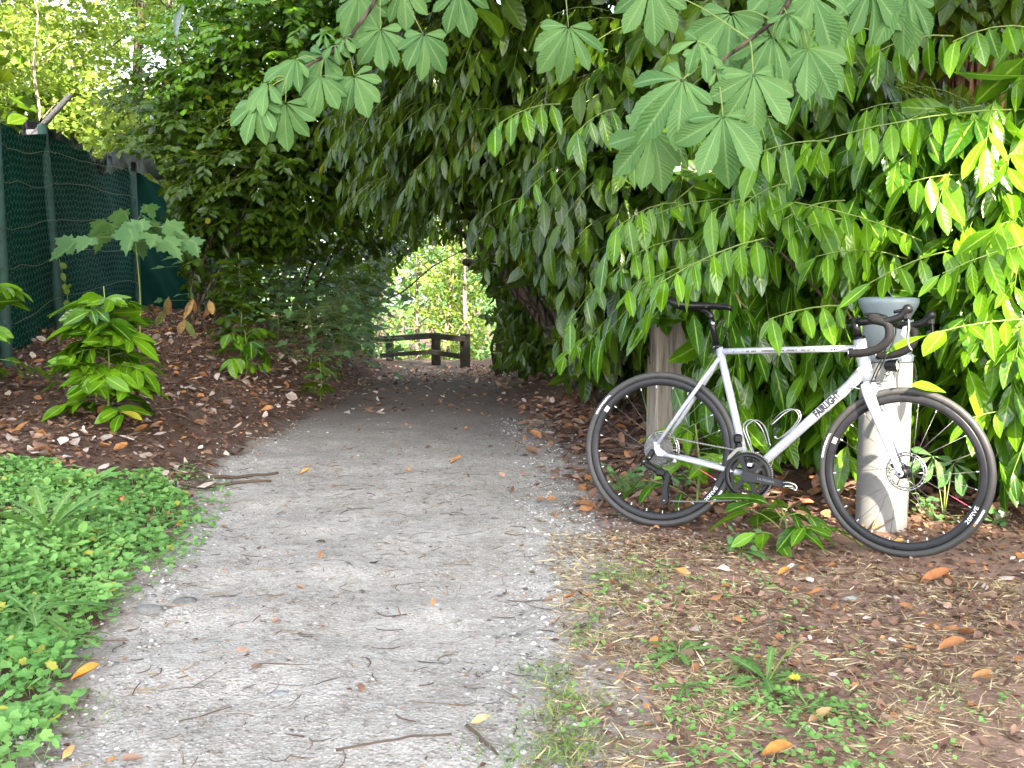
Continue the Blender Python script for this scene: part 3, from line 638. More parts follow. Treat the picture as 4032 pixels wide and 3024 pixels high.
m = MB(); top_ = [(40, 278, 9.7), (80, 262, 9.7), (130, 285, 10.2), (175, 315, 10.9), (208, 338, 11.4), (240, 330, 11.9), (270, 322, 12.4), (300, 330, 13), (345, 345, 13.8)]
T_ = smooth_line([P(*p) for p in top_], 6); B_ = smooth_line([P(u, v+(34 if i not in (3, 4) else 26), d+.05) for i, (u, v, d) in enumerate(top_)], 6); n_ = len(T_)
off = np.stack([R_.normal(0, .02, n_), R_.normal(0, .02, n_), R_.normal(0, .03, n_)], -1)
V = np.concatenate([T_+off, (T_+B_)/2+[.02, -.10, .0]+off[::-1], B_+off*.6+[.0, .02, -.05]]); i = np.arange(n_-1)
m.add(V, [np.concatenate([np.stack([i, i+1, i+n_+1, i+n_], -1), np.stack([i+n_, i+n_+1, i+2*n_+1, i+2*n_], -1)])]); m.build('torn_sheet', M['torn'], fo)

# ------------------------------------------------------------------ rail fence where the path ends
M['darkwood'] = plain('old_dark_timber', (.022, .019, .014), .9, var=.3, bump=.5, scale=7.)
def cz(x, y): return P((1300+.5426*x)/KX, (800+.5426*y)/KX, 1)
def Pc(x, y, d): return P((1300+.5426*x)/KX, (800+.5426*y)/KX, d)
rf0 = Pc(770, 1165, 25.2); rfo = root('rail_fence', 'dark timber rail fence at the far end of the path', 'fence', rf0)
posts = [(432, 985, 27.2, .19), (768, 940, 25.2, .22), (980, 948, 24.4, .24)]
for cx, cy, d, w in posts:
    t_ = Pc(cx, cy, d); b_ = np.array([t_[0], t_[1], gz1(t_[0], t_[1])-.3]); m = MB(); box(m, (t_+b_)/2, (w, w, t_[2]-b_[2]), bev=.02); m.build('fence_post', M['darkwood'], rfo)
for a, b, da, db, hgt in (((320, 990), (770, 962), 27.8, 25.05, .145), ((755, 960), (1010, 985), 25.02, 24.2, .14), ((400, 1103), (745, 1080), 27.3, 25.05, .11), ((745, 1075), (970, 1108), 25.02, 24.3, .12)):
    p0, p1 = Pc(*a, da), Pc(*b, db); d = p1-p0; L = np.linalg.norm(d); ey = nz(np.cross([0, 0, 1.], d)); ex = d/L; m = MB(); box(m, (p0+p1)/2-ey*.14, (L, .06, hgt), bev=.012, M=np.stack([ex, ey, np.cross(ex, ey)], 1)); m.build('fence_rail', M['darkwood'], rfo)
# ------------------------------------------------------------------ leaves and plants
def strip(ts, ws, ncol=3):
    ss = np.linspace(-1, 1, ncol); v = np.array([[s*w, t] for t, w in zip(ts, ws) for s in ss]); a = np.array([[s, t] for t in ts for s in ss])
    k = len(ts); i = np.arange(k-1)[:, None]*ncol; j = np.arange(ncol-1)[None]
    return v, [np.stack([i+j, i+j+1, i+ncol+j+1, i+ncol+j], -1).reshape(-1, 4)], a
LAUREL = strip([0, .05, .16, .34, .55, .74, .90, 1], [.06, .08, .52, .92, 1, .82, .40, .02])
LAUREL_LO = strip([0, .09, .42, .78, 1], [.05, .22, 1, .74, .02])
OVAL_LO = strip([0, .15, .5, .85, 1], [.05, .55, 1, .6, .03])
TINY = (np.array([[0, 0], [1, .45], [0, 1], [-1, .45]]), [np.array([[0, 1, 2, 3]])], np.array([[.3, 0], [1, .5], [.3, 1], [-1, .5]]))
_ts = np.linspace(0, 1, 19); _w = np.interp(_ts, [0, .06, .3, .55, .7, .82, .92, 1], [.05, .10, .46, .84, 1, .88, .5, .02]); _w = _w*(1+.045*np.where(np.arange(19) % 2, 1, -1)*(_ts > .25))
CHEST = strip(_ts, _w, 5)
def fan(out):
    out = np.array(out); v = np.vstack([[0, .35], out]); n = len(out); i = np.arange(n)
    s = np.clip(v[:, 0], -1, 1); return v, [np.stack([np.zeros(n, int), 1+i, 1+(i+1) % n], -1)], np.stack([np.where(np.abs(s) < .05, .5, s), v[:, 1]], -1)
def mirror(h): return h+[(-x, y) for x, y in reversed(h) if abs(x) > 1e-6]
MAPLE = fan(mirror([(0, 0), (.10, -.03), (.50, -.10), (.44, .03), (.80, .10), (.70, .20), (1., .40), (.72, .42), (.66, .52), (.34, .48), (.42, .66), (.30, .70), (.34, .82), (.14, .84), (0, 1.05)]))
LOBED = fan(mirror([(0, 0), (.35, -.08), (.75, .08), (.72, .26), (1., .42), (.92, .60), (.62, .62), (.66, .86), (.36, .98), (.12, .86), (0, 1.0)]))
ROUND = fan(mirror([(0, .02), (.5, .0), (.95, .3), (.95, .65), (.5, .97), (0, .93)]))
_td = np.linspace(0, 1, 21); _wd = np.interp(_td, [0, .3, .75, .92, 1], [.16, .45, 1, .8, .05]); _wd = _wd*np.where(np.arange(21) % 3 == 0, 1.0, np.where(np.arange(21) % 3 == 1, .62, .42)); _wd[0] = .14
DANDY = strip(_td, _wd)
def leaves(mb, tm, pos, d, n, L, Wd, curl=.1, fold=.25, rnd=None, mat=0, C=None, twist=None):
    v, F, a = tm; pos = np.asarray(pos, float); N = len(pos)
    if N == 0: return
    d = nz(d); n = np.asarray(n, float); n = nz(n-d*(n*d).sum(-1, keepdims=True)); s = np.cross(d, n)
    L = np.broadcast_to(L, (N,)).astype(float); Wd = np.broadcast_to(Wd, (N,)).astype(float); curl = np.broadcast_to(curl, (N,)); fold = np.broadcast_to(fold, (N,))
    rnd = R_.random(N) if rnd is None else rnd
    x, t = v[:, 0][None], v[:, 1][None]; sx = x*Wd[:, None]; al = t*L[:, None]; up = fold[:, None]*np.abs(sx)-curl[:, None]*t**2*L[:, None]
    wob = (R_.random((N, 1))-.5)*.10*L[:, None]*np.sin(t*5+R_.random((N, 1))*6)*np.sign(x)*np.minimum(np.abs(x), 1)
    Vx = pos[:, None]+d[:, None]*al[..., None]+s[:, None]*sx[..., None]+n[:, None]*(up+wob)[..., None]
    k = len(v); A = np.concatenate([np.broadcast_to(a, (N, k, 2)), np.broadcast_to(rnd[:, None, None], (N, k, 1))], -1)
    FF = [(f[None]+(np.arange(N)*k)[:, None, None]).reshape(-1, f.shape[1]) for f in F]
    mb.add(Vx.reshape(-1, 3), FF, A.reshape(-1, 3), mat, C=None if C is None else np.repeat(C, k, axis=0))
def inpoly(u, v, poly):
    p = np.array(poly, float); q = np.roll(p, -1, 0); c = np.zeros(np.shape(u), bool)
    for (x0, y0), (x1, y1) in zip(p, q):
        c ^= ((y0 > v) != (y1 > v)) & (u < (x1-x0)*(v-y0)/((y1-y0) or 1e-9)+x0)
    return c
# open places: nothing of the crowns may hang into them (polygon in the photo, up to this distance)
TUNNEL = [(800, 690), (845, 590), (890, 545), (950, 530), (1010, 545), (1060, 620), (1050, 700), (1075, 790), (820, 790)]
FENCE = [(-300, 200), (60, 262), (130, 290), (200, 335), (335, 345), (362, 460), (420, 690), (300, 690), (-300, 900)]
FLOOR = [(420, 830), (700, 790), (1130, 800), (1260, 812), (1390, 815), (1395, 950), (1480, 960), (1570, 1130), (1700, 1200), (2400, 1250), (2400, 1700), (-100, 1700), (-100, 1000)]
BIKE = [(1265, 1000), (1300, 880), (1360, 800), (1430, 640), (1600, 630), (1640, 735), (1830, 700), (1880, 560), (2060, 560), (2010, 780), (2100, 850), (2170, 1000), (2150, 1230), (1750, 1215), (1400, 1150)]
SIDE = [(1060, 565), (1130, 590), (1205, 680), (1185, 805), (1060, 805)]
UNDER = [(440, 545), (560, 570), (650, 560), (760, 575), (860, 545), (830, 800), (440, 800)]
POSTGAP = [(1392, 680), (1470, 685), (1492, 760), (1462, 830), (1475, 960), (1392, 960)]
TRUNKGAP = [(1990, 100), (2165, 90), (2170, 205), (2070, 205), (1960, 175)]
GAPS = [(TUNNEL, 24.5), (FENCE, 13.5), (FLOOR, 24.), (BIKE, 4.92), (TRUNKGAP, 7.6), (POSTGAP, 6.25), (UNDER, 13.4), (SIDE, 10.4)]
VEIL = [([(925, 415), (1075, 415), (1085, 545), (890, 545)], 24., .42), ([(700, 470), (880, 470), (880, 560), (700, 560)], 20., .35), ([(1040, 640), (1090, 640), (1085, 770), (1045, 770)], 26., .8)]
def okpts(p, gaps=GAPS):
    u, v, z = project(p); k = np.ones(len(p), bool)
    for poly, dm in gaps: k &= ~(inpoly(u, v, poly) & (z < dm))
    if gaps is GAPS:
        for poly, dm, pr in VEIL: k &= ~(inpoly(u, v, poly) & (z < dm) & (R_.random(len(p)) < pr))
    return k & ((z > .8) | (z < -1)) & (p[:, 2] > gz(p[:, 0], p[:, 1])+.02)
def sprays(mb, st, b, d, L, nl, lL, wr, tm, droop=.3, hang=.9, rnd=None, gaps=GAPS, ang=.8, curl=.15, t0=.15, mat=0, along=.6, r0=.0032):
    N = len(b)
    if N == 0: return
    L = np.broadcast_to(L, (N,)); d = nz(d); Z = np.array([0, 0, 1.]); rnd = R_.random(N) if rnd is None else rnd; droop = np.broadcast_to(droop, (N,))
    ts = np.linspace(t0, 1, nl)[None]+R_.normal(0, .025, (N, nl)); ts = np.clip(ts, 0, 1.02)
    at_ = lambda t: b[:, None]+d[:, None]*(L[:, None]*t)[..., None]-Z*(droop[:, None]*L[:, None]*t*t)[..., None]
    p = at_(ts); T = nz(d[:, None]-2*Z*(droop[:, None]*ts)[..., None]); S = nz(np.cross(T, Z)); sg = np.where(np.arange(nl) % 2, 1, -1)[None, :, None]
    last = (np.arange(nl) >= nl-2)[None, :, None]
    D = T*np.where(last, along+.5, along)+S*sg*ang*R_.uniform(.5, 1.2, (N, nl, 1))-Z*hang*R_.uniform(.45, 1.25, (N, 1, 1))*R_.uniform(.75, 1.25, (N, nl, 1))+R_.normal(0, .11, (N, nl, 3)); D = nz(D)
    Nn = Z*.75+T*np.array([.9, .9, .2])+S*sg*.25+R_.normal(0, .22, (N, nl, 3))
    lf = lL*np.clip(R_.normal(.97, .2, (N, nl)), .4, 1.35); p = p.reshape(-1, 3); D = D.reshape(-1, 3); Nn = Nn.reshape(-1, 3); lf = lf.ravel()
    k = okpts(p+D*lf[:, None]*.9, gaps) & okpts(p+D*lf[:, None]*.45, gaps) if gaps is not None else np.ones(len(p), bool)
    rr = np.clip(np.repeat(rnd, nl)+R_.normal(0, .15, N*nl), 0, 1); rr = np.where(R_.random(N*nl) < .004, 1.8, rr)
    leaves(mb, tm, p[k], D[k], Nn[k], lf[k], lf[k]*wr*R_.uniform(.85, 1.15, k.sum()), R_.uniform(-.05, curl*2, k.sum()), R_.uniform(.1, .4, k.sum()), rr[k], mat)
    if st is not None:
        PP = at_(np.broadcast_to(np.linspace(0, 1, 5), (N, 5))); ks = k.reshape(N, nl).mean(1) > .6
        if gaps is not None: ks &= okpts(PP[:, 2], gaps) & okpts(PP[:, -1], gaps)
        if ks.any(): tubes(st, PP[ks], np.broadcast_to(np.linspace(r0, r0*.4, 5), (ks.sum(), 5)), 4)
def ball(c, r, n, sq=(1, 1, .8), back=.25, lo=.55):
    "points and outward directions on a clump, denser on the side towards the viewer"
    q = nz(R_.normal(size=(int(n*2.2), 3))); view = nz(C_-np.asarray(c)); k = (q@view > -.1) | (R_.random(len(q)) < back); q = q[k][:n]
    return np.asarray(c)+q*np.array(sq)*r*R_.uniform(lo, 1, (len(q), 1))**.7, nz(q*np.array([1, 1, .55])+R_.normal(0, .25, (len(q), 3)))
def limbs(mb, foot, tips, r0, wob=.12, r1=.25):
    foot = np.asarray(foot, float)
    for tp_ in tips:
        tp_ = np.asarray(tp_, float); k = 8; t = np.linspace(0, 1, k)[:, None]; mid = foot*(1-t)+tp_*t; mid[:, :2] -= (tp_-foot)[:2]*(.35*t*(1-t)); mid[1:-1] += R_.normal(0, wob, (k-2, 3))*np.linalg.norm(tp_-foot)*.12
        tube(mb, smooth_line(mid, 3), np.linspace(r0, r0*r1, 22), 8)
def plant(name, label, cat, foot, group=None):
    f = np.array([foot[0], foot[1], gz1(foot[0], foot[1])]); return root(name, label, cat, f, group), f
def shrub(name, label, cat, foot, blobs, mat, lL, wr, tm, per=60, nl=10, sl_=.42, droop=.35, hang=.9, group=None, bark='bark', fill=90, tmf=LAUREL_LO, ang=.8, r0=.03, smat='stem', back=.25, gaps=GAPS, curl=.15, along=.6, rndb=(0, 1)):
    o, f = plant(name, label, cat, foot, group); mb = MB(); st = MB()
    for u, v, dd, r in blobs:
        c = P(u, v, dd); n = int(per*r*r*3)+6; b, d = ball(c, r, n, back=back); Ls = sl_*R_.uniform(.6, 1.25, len(b)); rd_ = np.clip(R_.uniform(*rndb)+R_.normal(0, .25, len(b)), 0, 1)**1.4
        sprays(mb, st, b-d*Ls[:, None]*.6, d, Ls, nl, lL, wr, tm, droop, hang, rd_, gaps, ang, curl, along=along)
        m = int(fill*r*r*3)
        if m:
            q = c+nz(R_.normal(size=(m, 3)))*r*np.array([.66, .66, .55])*R_.random((m, 1))**.45; k = okpts(q, gaps); q = q[k]; m = len(q)
            leaves(mb, tmf, q, R_.normal(size=(m, 3))*[1, 1, .6]-[0, 0, .5], R_.normal(size=(m, 3))+[0, -.6, .6], lL*R_.uniform(.9, 1.7, m), lL*wr*R_.uniform(1.1, 2.0, m), .1, .2, R_.random(m)*.6)
    mb.build('foliage', M[mat], o)
    if st.n: st.build('stems', M[smat], o)
    bb = blobs if cat == 'shrub' else blobs[:3]; wd = MB(); limbs(wd, f-[0, 0, .1], [P(u, v, dd)-[0, 0, r*.2] for u, v, dd, r in bb], r0); wd.build('branches', M[bark], o)
    return o
GR = 'cherry laurels crowding the path'
# ---- right side: laurels behind the bicycle and along the path
shrub('laurel_shrub', 'big leaved laurel shrub right behind the bicycle and the bollard', 'shrub', (2.0, 5.6),
      [(1640, 480, 5.5, .72), (1560, 640, 5.6, .62), (1700, 640, 5.55, .6), (1850, 560, 5.5, .62), (1960, 640, 5.5, .6), (1800, 760, 5.6, .62), (1650, 850, 5.75, .55), (1760, 930, 5.75, .45), (1930, 860, 5.6, .6), (2060, 780, 5.4, .55), (1960, 500, 5.4, .6), (1780, 400, 5.5, .65), (1640, 960, 5.9, .4)],
      'laurel', .21, .165, LAUREL, 17, 9, .50, .45, 1.15, GR, fill=60, r0=.035)
shrub('laurel_shrub', 'laurel shrub at the right edge of the picture, its upper leaves touched by sun', 'shrub', (2.95, 5.2),
      [(2080, 330, 5.0, .55), (2190, 420, 4.9, .55), (2240, 280, 4.8, .5), (2170, 560, 4.8, .55), (2230, 700, 4.7, .5), (2180, 820, 4.8, .45), (2260, 900, 4.7, .4), (2170, 960, 5.2, .38), (2040, 450, 5.2, .5), (2280, 560, 4.6, .5), (2120, 680, 5.0, .5)],
      'laurel', .21, .165, LAUREL, 17, 9, .50, .45, 1.15, GR, fill=60, r0=.03)
shrub('laurel_shrub', 'tall laurel above the bicycle, behind the big chestnut leaves', 'shrub', (1.6, 7.0),
      [(1400, 330, 6.3, .8), (1560, 300, 6.0, .75), (1720, 230, 6.1, .8), (1900, 230, 6.6, .7), (1480, 130, 6.4, .9), (1700, 60, 6.4, .9), (1900, 60, 6.9, .8), (2060, 30, 6.0, .5), (1440, 480, 6.3, .65), (2200, 60, 7.6, .5)],
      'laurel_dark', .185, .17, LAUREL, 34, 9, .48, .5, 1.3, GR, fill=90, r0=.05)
shrub('laurel_shrub', 'laurel with narrow hanging leaves left of the wooden post', 'shrub', (.75, 7.6),
      [(1330, 560, 6.6, .7), (1270, 690, 6.8, .6), (1360, 720, 6.7, .55), (1250, 470, 7.2, .75), (1330, 800, 7.2, .42), (1240, 790, 7.6, .42), (1440, 620, 6.6, .5), (1180, 580, 8.2, .65), (1420, 780, 7.1, .5)],
      'laurel_dark', .17, .16, LAUREL, 38, 9, .44, .55, 1.4, GR, fill=70, r0=.04)
shrub('laurel_shrub', 'laurel arching over the path with long hanging leaves', 'shrub', (.7, 9.4),
      [(1180, 330, 7.6, .85), (1050, 260, 8.0, .85), (950, 330, 8.6, .75), (1080, 400, 8.4, .75), (1250, 180, 7.6, .9), (1100, 80, 7.8, 1.0), (950, 160, 8.4, .9), (1330, 60, 7.6, .9), (1180, 470, 8.6, .6), (1000, 30, 8.6, .9), (880, 260, 9.2, .7), (930, 405, 9.4, .4)],
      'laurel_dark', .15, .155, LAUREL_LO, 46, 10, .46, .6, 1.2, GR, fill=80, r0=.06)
shrub('laurel_shrub', 'dark laurel at the right side of the tunnel mouth', 'shrub', (.7, 12.5),
      [(1130, 600, 11.5, .85), (1190, 700, 11, .8), (1110, 720, 12.5, .75), (1180, 780, 12, .55), (1100, 520, 12, .8), (1080, 640, 14.5, .85), (1250, 640, 10.5, .9), (1120, 790, 14, .5), (1260, 800, 10.5, .5)],
      'laurel_dark', .13, .17, LAUREL_LO, 42, 9, .44, .5, 1.1, GR, fill=110, r0=.06)
# ---- left side: evergreen crowns over the fence and the path
GT = 'evergreen trees arching over the path'
shrub('evergreen_tree', 'dark evergreen tree hanging over the end of the netted fence', 'tree', (-3.6, 12.2),
      [(420, 330, 11.2, .85), (520, 400, 10.8, .8), (620, 330, 10.8, 1.0), (500, 260, 11.4, .9), (560, 480, 11.4, .55), (450, 440, 11.6, .55), (650, 440, 11.2, .75), (380, 240, 11.8, .9), (480, 540, 11.0, .6), (560, 590, 11.2, .5), (500, 620, 11.2, .4), (440, 600, 12.6, .5), (400, 430, 11.0, .45), (395, 510, 11.2, .4), (600, 560, 12.8, .55)],
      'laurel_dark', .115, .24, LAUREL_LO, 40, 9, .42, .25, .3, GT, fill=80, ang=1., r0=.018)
shrub('evergreen_tree', 'evergreen tree closing the roof of the tunnel over the path', 'tree', (-2.9, 13.4),
      [(740, 400, 11.2, .9), (840, 350, 11.4, .95), (760, 250, 11, 1.0), (860, 440, 12.4, .7), (720, 500, 12.4, .7), (800, 520, 13, .55), (900, 180, 11.4, 1.0), (660, 190, 11.2, 1.0), (960, 370, 12.2, .8), (1010, 440, 13.2, .6), (900, 480, 14.5, .55), (640, 540, 13.2, .5)],
      'laurel_dark', .12, .23, LAUREL_LO, 38, 9, .44, .35, .5, GT, fill=80, ang=1., r0=.02)
shrub('evergreen_tree', 'upper crown of a glossy evergreen above the left chestnut leaves', 'tree', (-3.4, 10.6),
      [(470, 130, 11.4, .95), (600, 90, 11, 1.1), (740, 80, 10.8, 1.1), (560, 210, 11.2, .95), (860, 30, 10.8, 1.0), (650, -60, 11, 1.2), (480, 10, 12, .7), (800, -90, 11, 1.2), (420, 190, 12, .7)],
      'laurel', .11, .25, LAUREL_LO, 34, 9, .42, .25, .25, GT, fill=55, ang=1., r0=.018, rndb=(.4, 1.2))

def canopy(name, label, foot, x0, x1, y0, y1, z0, z1, n, r0, h, br=True):  # added crowns out of view, placed to keep sky light off the path
    "high crown over the path, mostly above the picture"
    o, f = plant(name, label, 'tree', foot, 'high crowns shading the tunnel'); m = MB(); q = np.stack([R_.uniform(x0, x1, n), R_.uniform(y0, y1, n), R_.uniform(z0, z1, n)], -1); q[:, 2] += .9*(vnoise(q[:, 0]*.9, q[:, 1]*.9, 77)-.5)
    u, v, z = project(q); q = q[(v < -190) | (z < .5)]; n = len(q); p = np.repeat(q, 4, 0)+R_.normal(0, .22, (n*4, 3)); leaves(m, OVAL_LO, p, R_.normal(size=p.shape)-[0, 0, .4], R_.normal(size=p.shape)*.6+[0, 0, 1], R_.uniform(.16, .3, n*4), R_.uniform(.05, .1, n*4), .15, .2); m.build('crown', M['laurel_dark'], o)
    w = MB(); tube(w, smooth_line([f-[0, 0, .3], f+[.05, 0, h*.5], f+[0, 0, h]], 5), np.linspace(r0, r0*.5, 11), 12); w.build('trunk', M['bark'], o); w = MB(); limbs(w, f+[0, 0, h*(.6 if br else 1.)], q[R_.integers(0, n, 9)], r0*.35); w.build('branches', M['bark'], o)
canopy('sky_block_tree', 'tall broadleaf tree whose crown darkens the left half of the tunnel', (-2.9, 17.5), -3.6, -.8, 12.4, 21, 4.5, 6.2, 2600, .16, 5.2)
canopy('sky_block_tree', 'tall broadleaf tree whose crown darkens the right half of the tunnel', (2.6, 12.5), -1.4, 4.5, 6.6, 21, 4.0, 6.2, 6500, .18, 5.2)
canopy('sky_block_tree', 'tall broadleaf tree on the left whose crown reaches over the middle of the path', (-7.6, 9.0), -2.4, 1.6, 5.9, 8.8, 3.1, 4.6, 1200, .15, 4.6, False)
# ---- left undergrowth and saplings
GU = 'seedlings under the trees on the left bank'
def seedling(name, label, u, v, d, h, n, lL, wr, mat, tm, cat='plant', spread=.35, group=GU, hang=.35, nl=7, up=.8, r0=.008, gaps=None, jit=.25):
    f0 = P(u, v, d); o, f = plant(name, label, cat, f0[:2], group); mb = MB(); st = MB(); a = np.arange(n)*2.4+R_.random()*6
    z = h*np.linspace(.18, 1, n)**.9; out = spread*(1-.55*np.linspace(0, 1, n)); b = np.stack([np.zeros(n), np.zeros(n), z-.12*h], -1)+f+R_.normal(0, .012, (n, 3))
    dr = nz(np.stack([np.cos(a), np.sin(a), np.full(n, up)+R_.normal(0, jit, n)], -1)); sprays(mb, st, b, dr, out*R_.uniform(.8, 1.2, n)+.04, nl, lL, wr, tm, .35, hang, None, gaps, .9, .15, .3)
    tube(st, smooth_line([f-[0, 0, .05], f+[.02, 0, h*.5], f+[0, .01, h]], 4), np.linspace(r0, r0*.4, 9), 6)
    mb.build('foliage', M[mat], o); st.build('stem', M['stem'], o); return o
seedling('laurel_seedling', 'young bright laurel bush in front of the netted fence', 232, 880, 6.45, 0.86, 44, .175, .20, 'laurel', LAUREL, 'shrub', .28, None, .28, 8, .6)
seedling('laurel_seedling', 'laurel seedling with dark shiny leaves beside the bare slope', 520, 790, 9.7, 1.0, 34, .13, .25, 'laurel_dark', LAUREL, spread=.30)
seedling('laurel_seedling', 'small laurel seedling drooping low over the leaf litter', 530, 812, 9.0, .42, 9, .14, .26, 'laurel', LAUREL, spread=.25, hang=.9)
seedling('laurel_seedling', 'low dark laurel seedling nearest to the path edge', 690, 828, 9.6, .40, 10, .10, .26, 'laurel_dark', LAUREL_LO, spread=.25, hang=.7)
seedling('laurel_seedling', 'laurel seedling cut off by the left edge of the picture', -30, 700, 6.3, 1.05, 10, .16, .19, 'laurel', LAUREL, spread=.25, hang=.5)
def mapleplant(label, u, v, d, h, n, size, name='maple_sapling', group='maple saplings on the left bank', spread=.5, tilt=.3, bend=(0, 0), low=None):
    f0 = P(u, v, d); o, f = plant(name, label, 'sapling', f0[:2], group); mb = MB(); st = MB()
    stem = smooth_line([f-[0, 0, .05], f+[.03+bend[0]*.3, bend[1]*.3, h*.5], f+[bend[0], bend[1], h]], 5); tube(st, stem, np.linspace(.009, .003, len(stem)), 6)
    i = R_.integers(int(len(stem)*low) if low else len(stem)//4, len(stem), n); q = nz(R_.normal(size=(n, 3))*[1, 1, .25]); L = spread*R_.uniform(.3, 1, n); e = stem[i]+q*L[:, None]+[0, 0, .03]
    tubes(st, np.stack([stem[i], (stem[i]+e)/2+[0, 0, .03], e], 1), np.full((n, 3), .0018), 4)
    leaves(mb, MAPLE, e, q*[1, 1, .2]-[0, 0, tilt]+R_.normal(0, .2, (n, 3)), R_.normal(0, .25, (n, 3))+[0, -.3, 1], size*R_.uniform(.6, 1.15, n), size*.56*R_.uniform(.7, 1.1, n), .15, .12)
    mb.build('foliage', M['maple'], o); st.build('stem', M['stem'], o)
mapleplant('maple sapling with broad lobed leaves in front of the fence corner', 300, 800, 8.3, 1.12, 24, .22, spread=.46, tilt=.8, low=.86, bend=(.0, 0))
for k, (u, v, d, h, n, s, lb) in enumerate(((600, 760, 11.8, 1.15, 110, .15, 'leafy maple sapling at the foot of the dark evergreen'), (735, 780, 12.2, 1.05, 150, .15, 'maple sapling with flat tiers of bluish green leaves by the tunnel'), (745, 785, 13.5, .9, 100, .14, 'low maple sapling at the left post of the far rail fence'), (500, 740, 11.6, 1.35, 90, .15, 'tall maple sapling in deep shade behind the laurel seedling'), (670, 800, 11.0, .62, 80, .12, 'maple sapling behind the low dark seedling'), (775, 790, 16, .7, 60, .13, 'small maple sapling where the litter meets the far path'))):
    mapleplant(lb, u, v, d, h, n, s, spread=.8 if u < 740 else .5, tilt=.12)
shrub('understorey_bush', 'shady bush filling the gap between fence end and tunnel', 'shrub', (-3.4, 15.5), [(560, 600, 14.5, .8), (650, 620, 15, .8), (700, 560, 15.5, .8), (760, 640, 17, .8), (520, 680, 13.6, .5), (800, 580, 17, .8), (620, 700, 14.5, .6), (720, 720, 15.5, .55), (480, 600, 15, .6)], 'laurel_dark', .10, .3, LAUREL_LO, 30, 8, .4, .2, .3, None, fill=60, ang=1., r0=.03)
shrub('understorey_bush', 'dark bush left of the bright opening at the tunnel end', 'shrub', (-3.6, 20.), [(800, 640, 20, .9), (770, 560, 20, 1.0), (830, 560, 21, .9), (860, 500, 21, .9), (940, 470, 22, .8), (780, 720, 19, .6), (1040, 500, 20, .9)], 'laurel_dark', .11, .28, LAUREL_LO, 30, 8, .4, .4, .6, None, fill=60, ang=1., r0=.03)
shrub('understorey_bush', 'dark thicket right of the bright opening at the tunnel end', 'shrub', (-.4, 20.), [(1090, 700, 19, .8), (1110, 600, 19, 1.0), (1080, 560, 20, .8), (1150, 740, 17, .8), (1100, 780, 20, .5), (1210, 740, 16, .9), (1330, 760, 14, 1.), (1140, 500, 18, 1.0), (1230, 560, 15, 1.0)], 'laurel_dark', .11, .26, LAUREL_LO, 26, 8, .4, .5, .8, None, fill=70, ang=1., r0=.04)
# withered plant and vine by the fence
o, f = plant('withered_plant', 'withered plant with hanging orange brown leaves beside the fence', 'plant', P(385, 735, 8.9)[:2]); st = MB(); mb = MB()
tips = [P(418, 645, 8.7), P(452, 648, 8.6), P(365, 640, 8.9), P(352, 672, 8.8), P(400, 690, 8.7)]
for t_ in tips: tube(st, smooth_line([f, f*.4+t_*.6+[0, 0, .05], t_], 5), np.linspace(.003, .0015, 11), 5)
tp = np.array(tips); leaves(mb, LAUREL, np.concatenate([tp, tp, tp[:2]]), R_.normal(0, .35, (12, 3))-[0, 0, 1], R_.normal(0, .4, (12, 3))+[0, -1, .2], R_.uniform(.12, .2, 12), R_.uniform(.022, .034, 12), .3, .5, C=np.array([(.26, .12, .045)]*4+[(.34, .23, .09)]*3+[(.14, .18, .05)]*3+[(.24, .11, .04)]*2))
mb.build('foliage', M['litter'], o); st.build('stem', M['twig'], o)
o, f = plant('climbing_vine', 'yellowing vine climbing the netted fence behind the young laurel', 'vine', P(150, 730, 9.3)[:2]); st = MB(); mb = MB()
pl = smooth_line([f, P(140, 690, 9.25), P(146, 640, 9.3), P(135, 590, 9.35), P(128, 560, 9.4)], 6); tube(st, pl, .003, 5); i = R_.integers(0, len(pl), 26); leaves(mb, ROUND, pl[i], R_.normal(0, .7, (26, 3))-[0, 0, .8], R_.normal(0, .4, (26, 3))+[.4, -1, .2], R_.uniform(.04, .075, 26), R_.uniform(.015, .03, 26), .1, .2)
mb.build('foliage', M['birch'], o); st.build('stem', M['stem'], o)

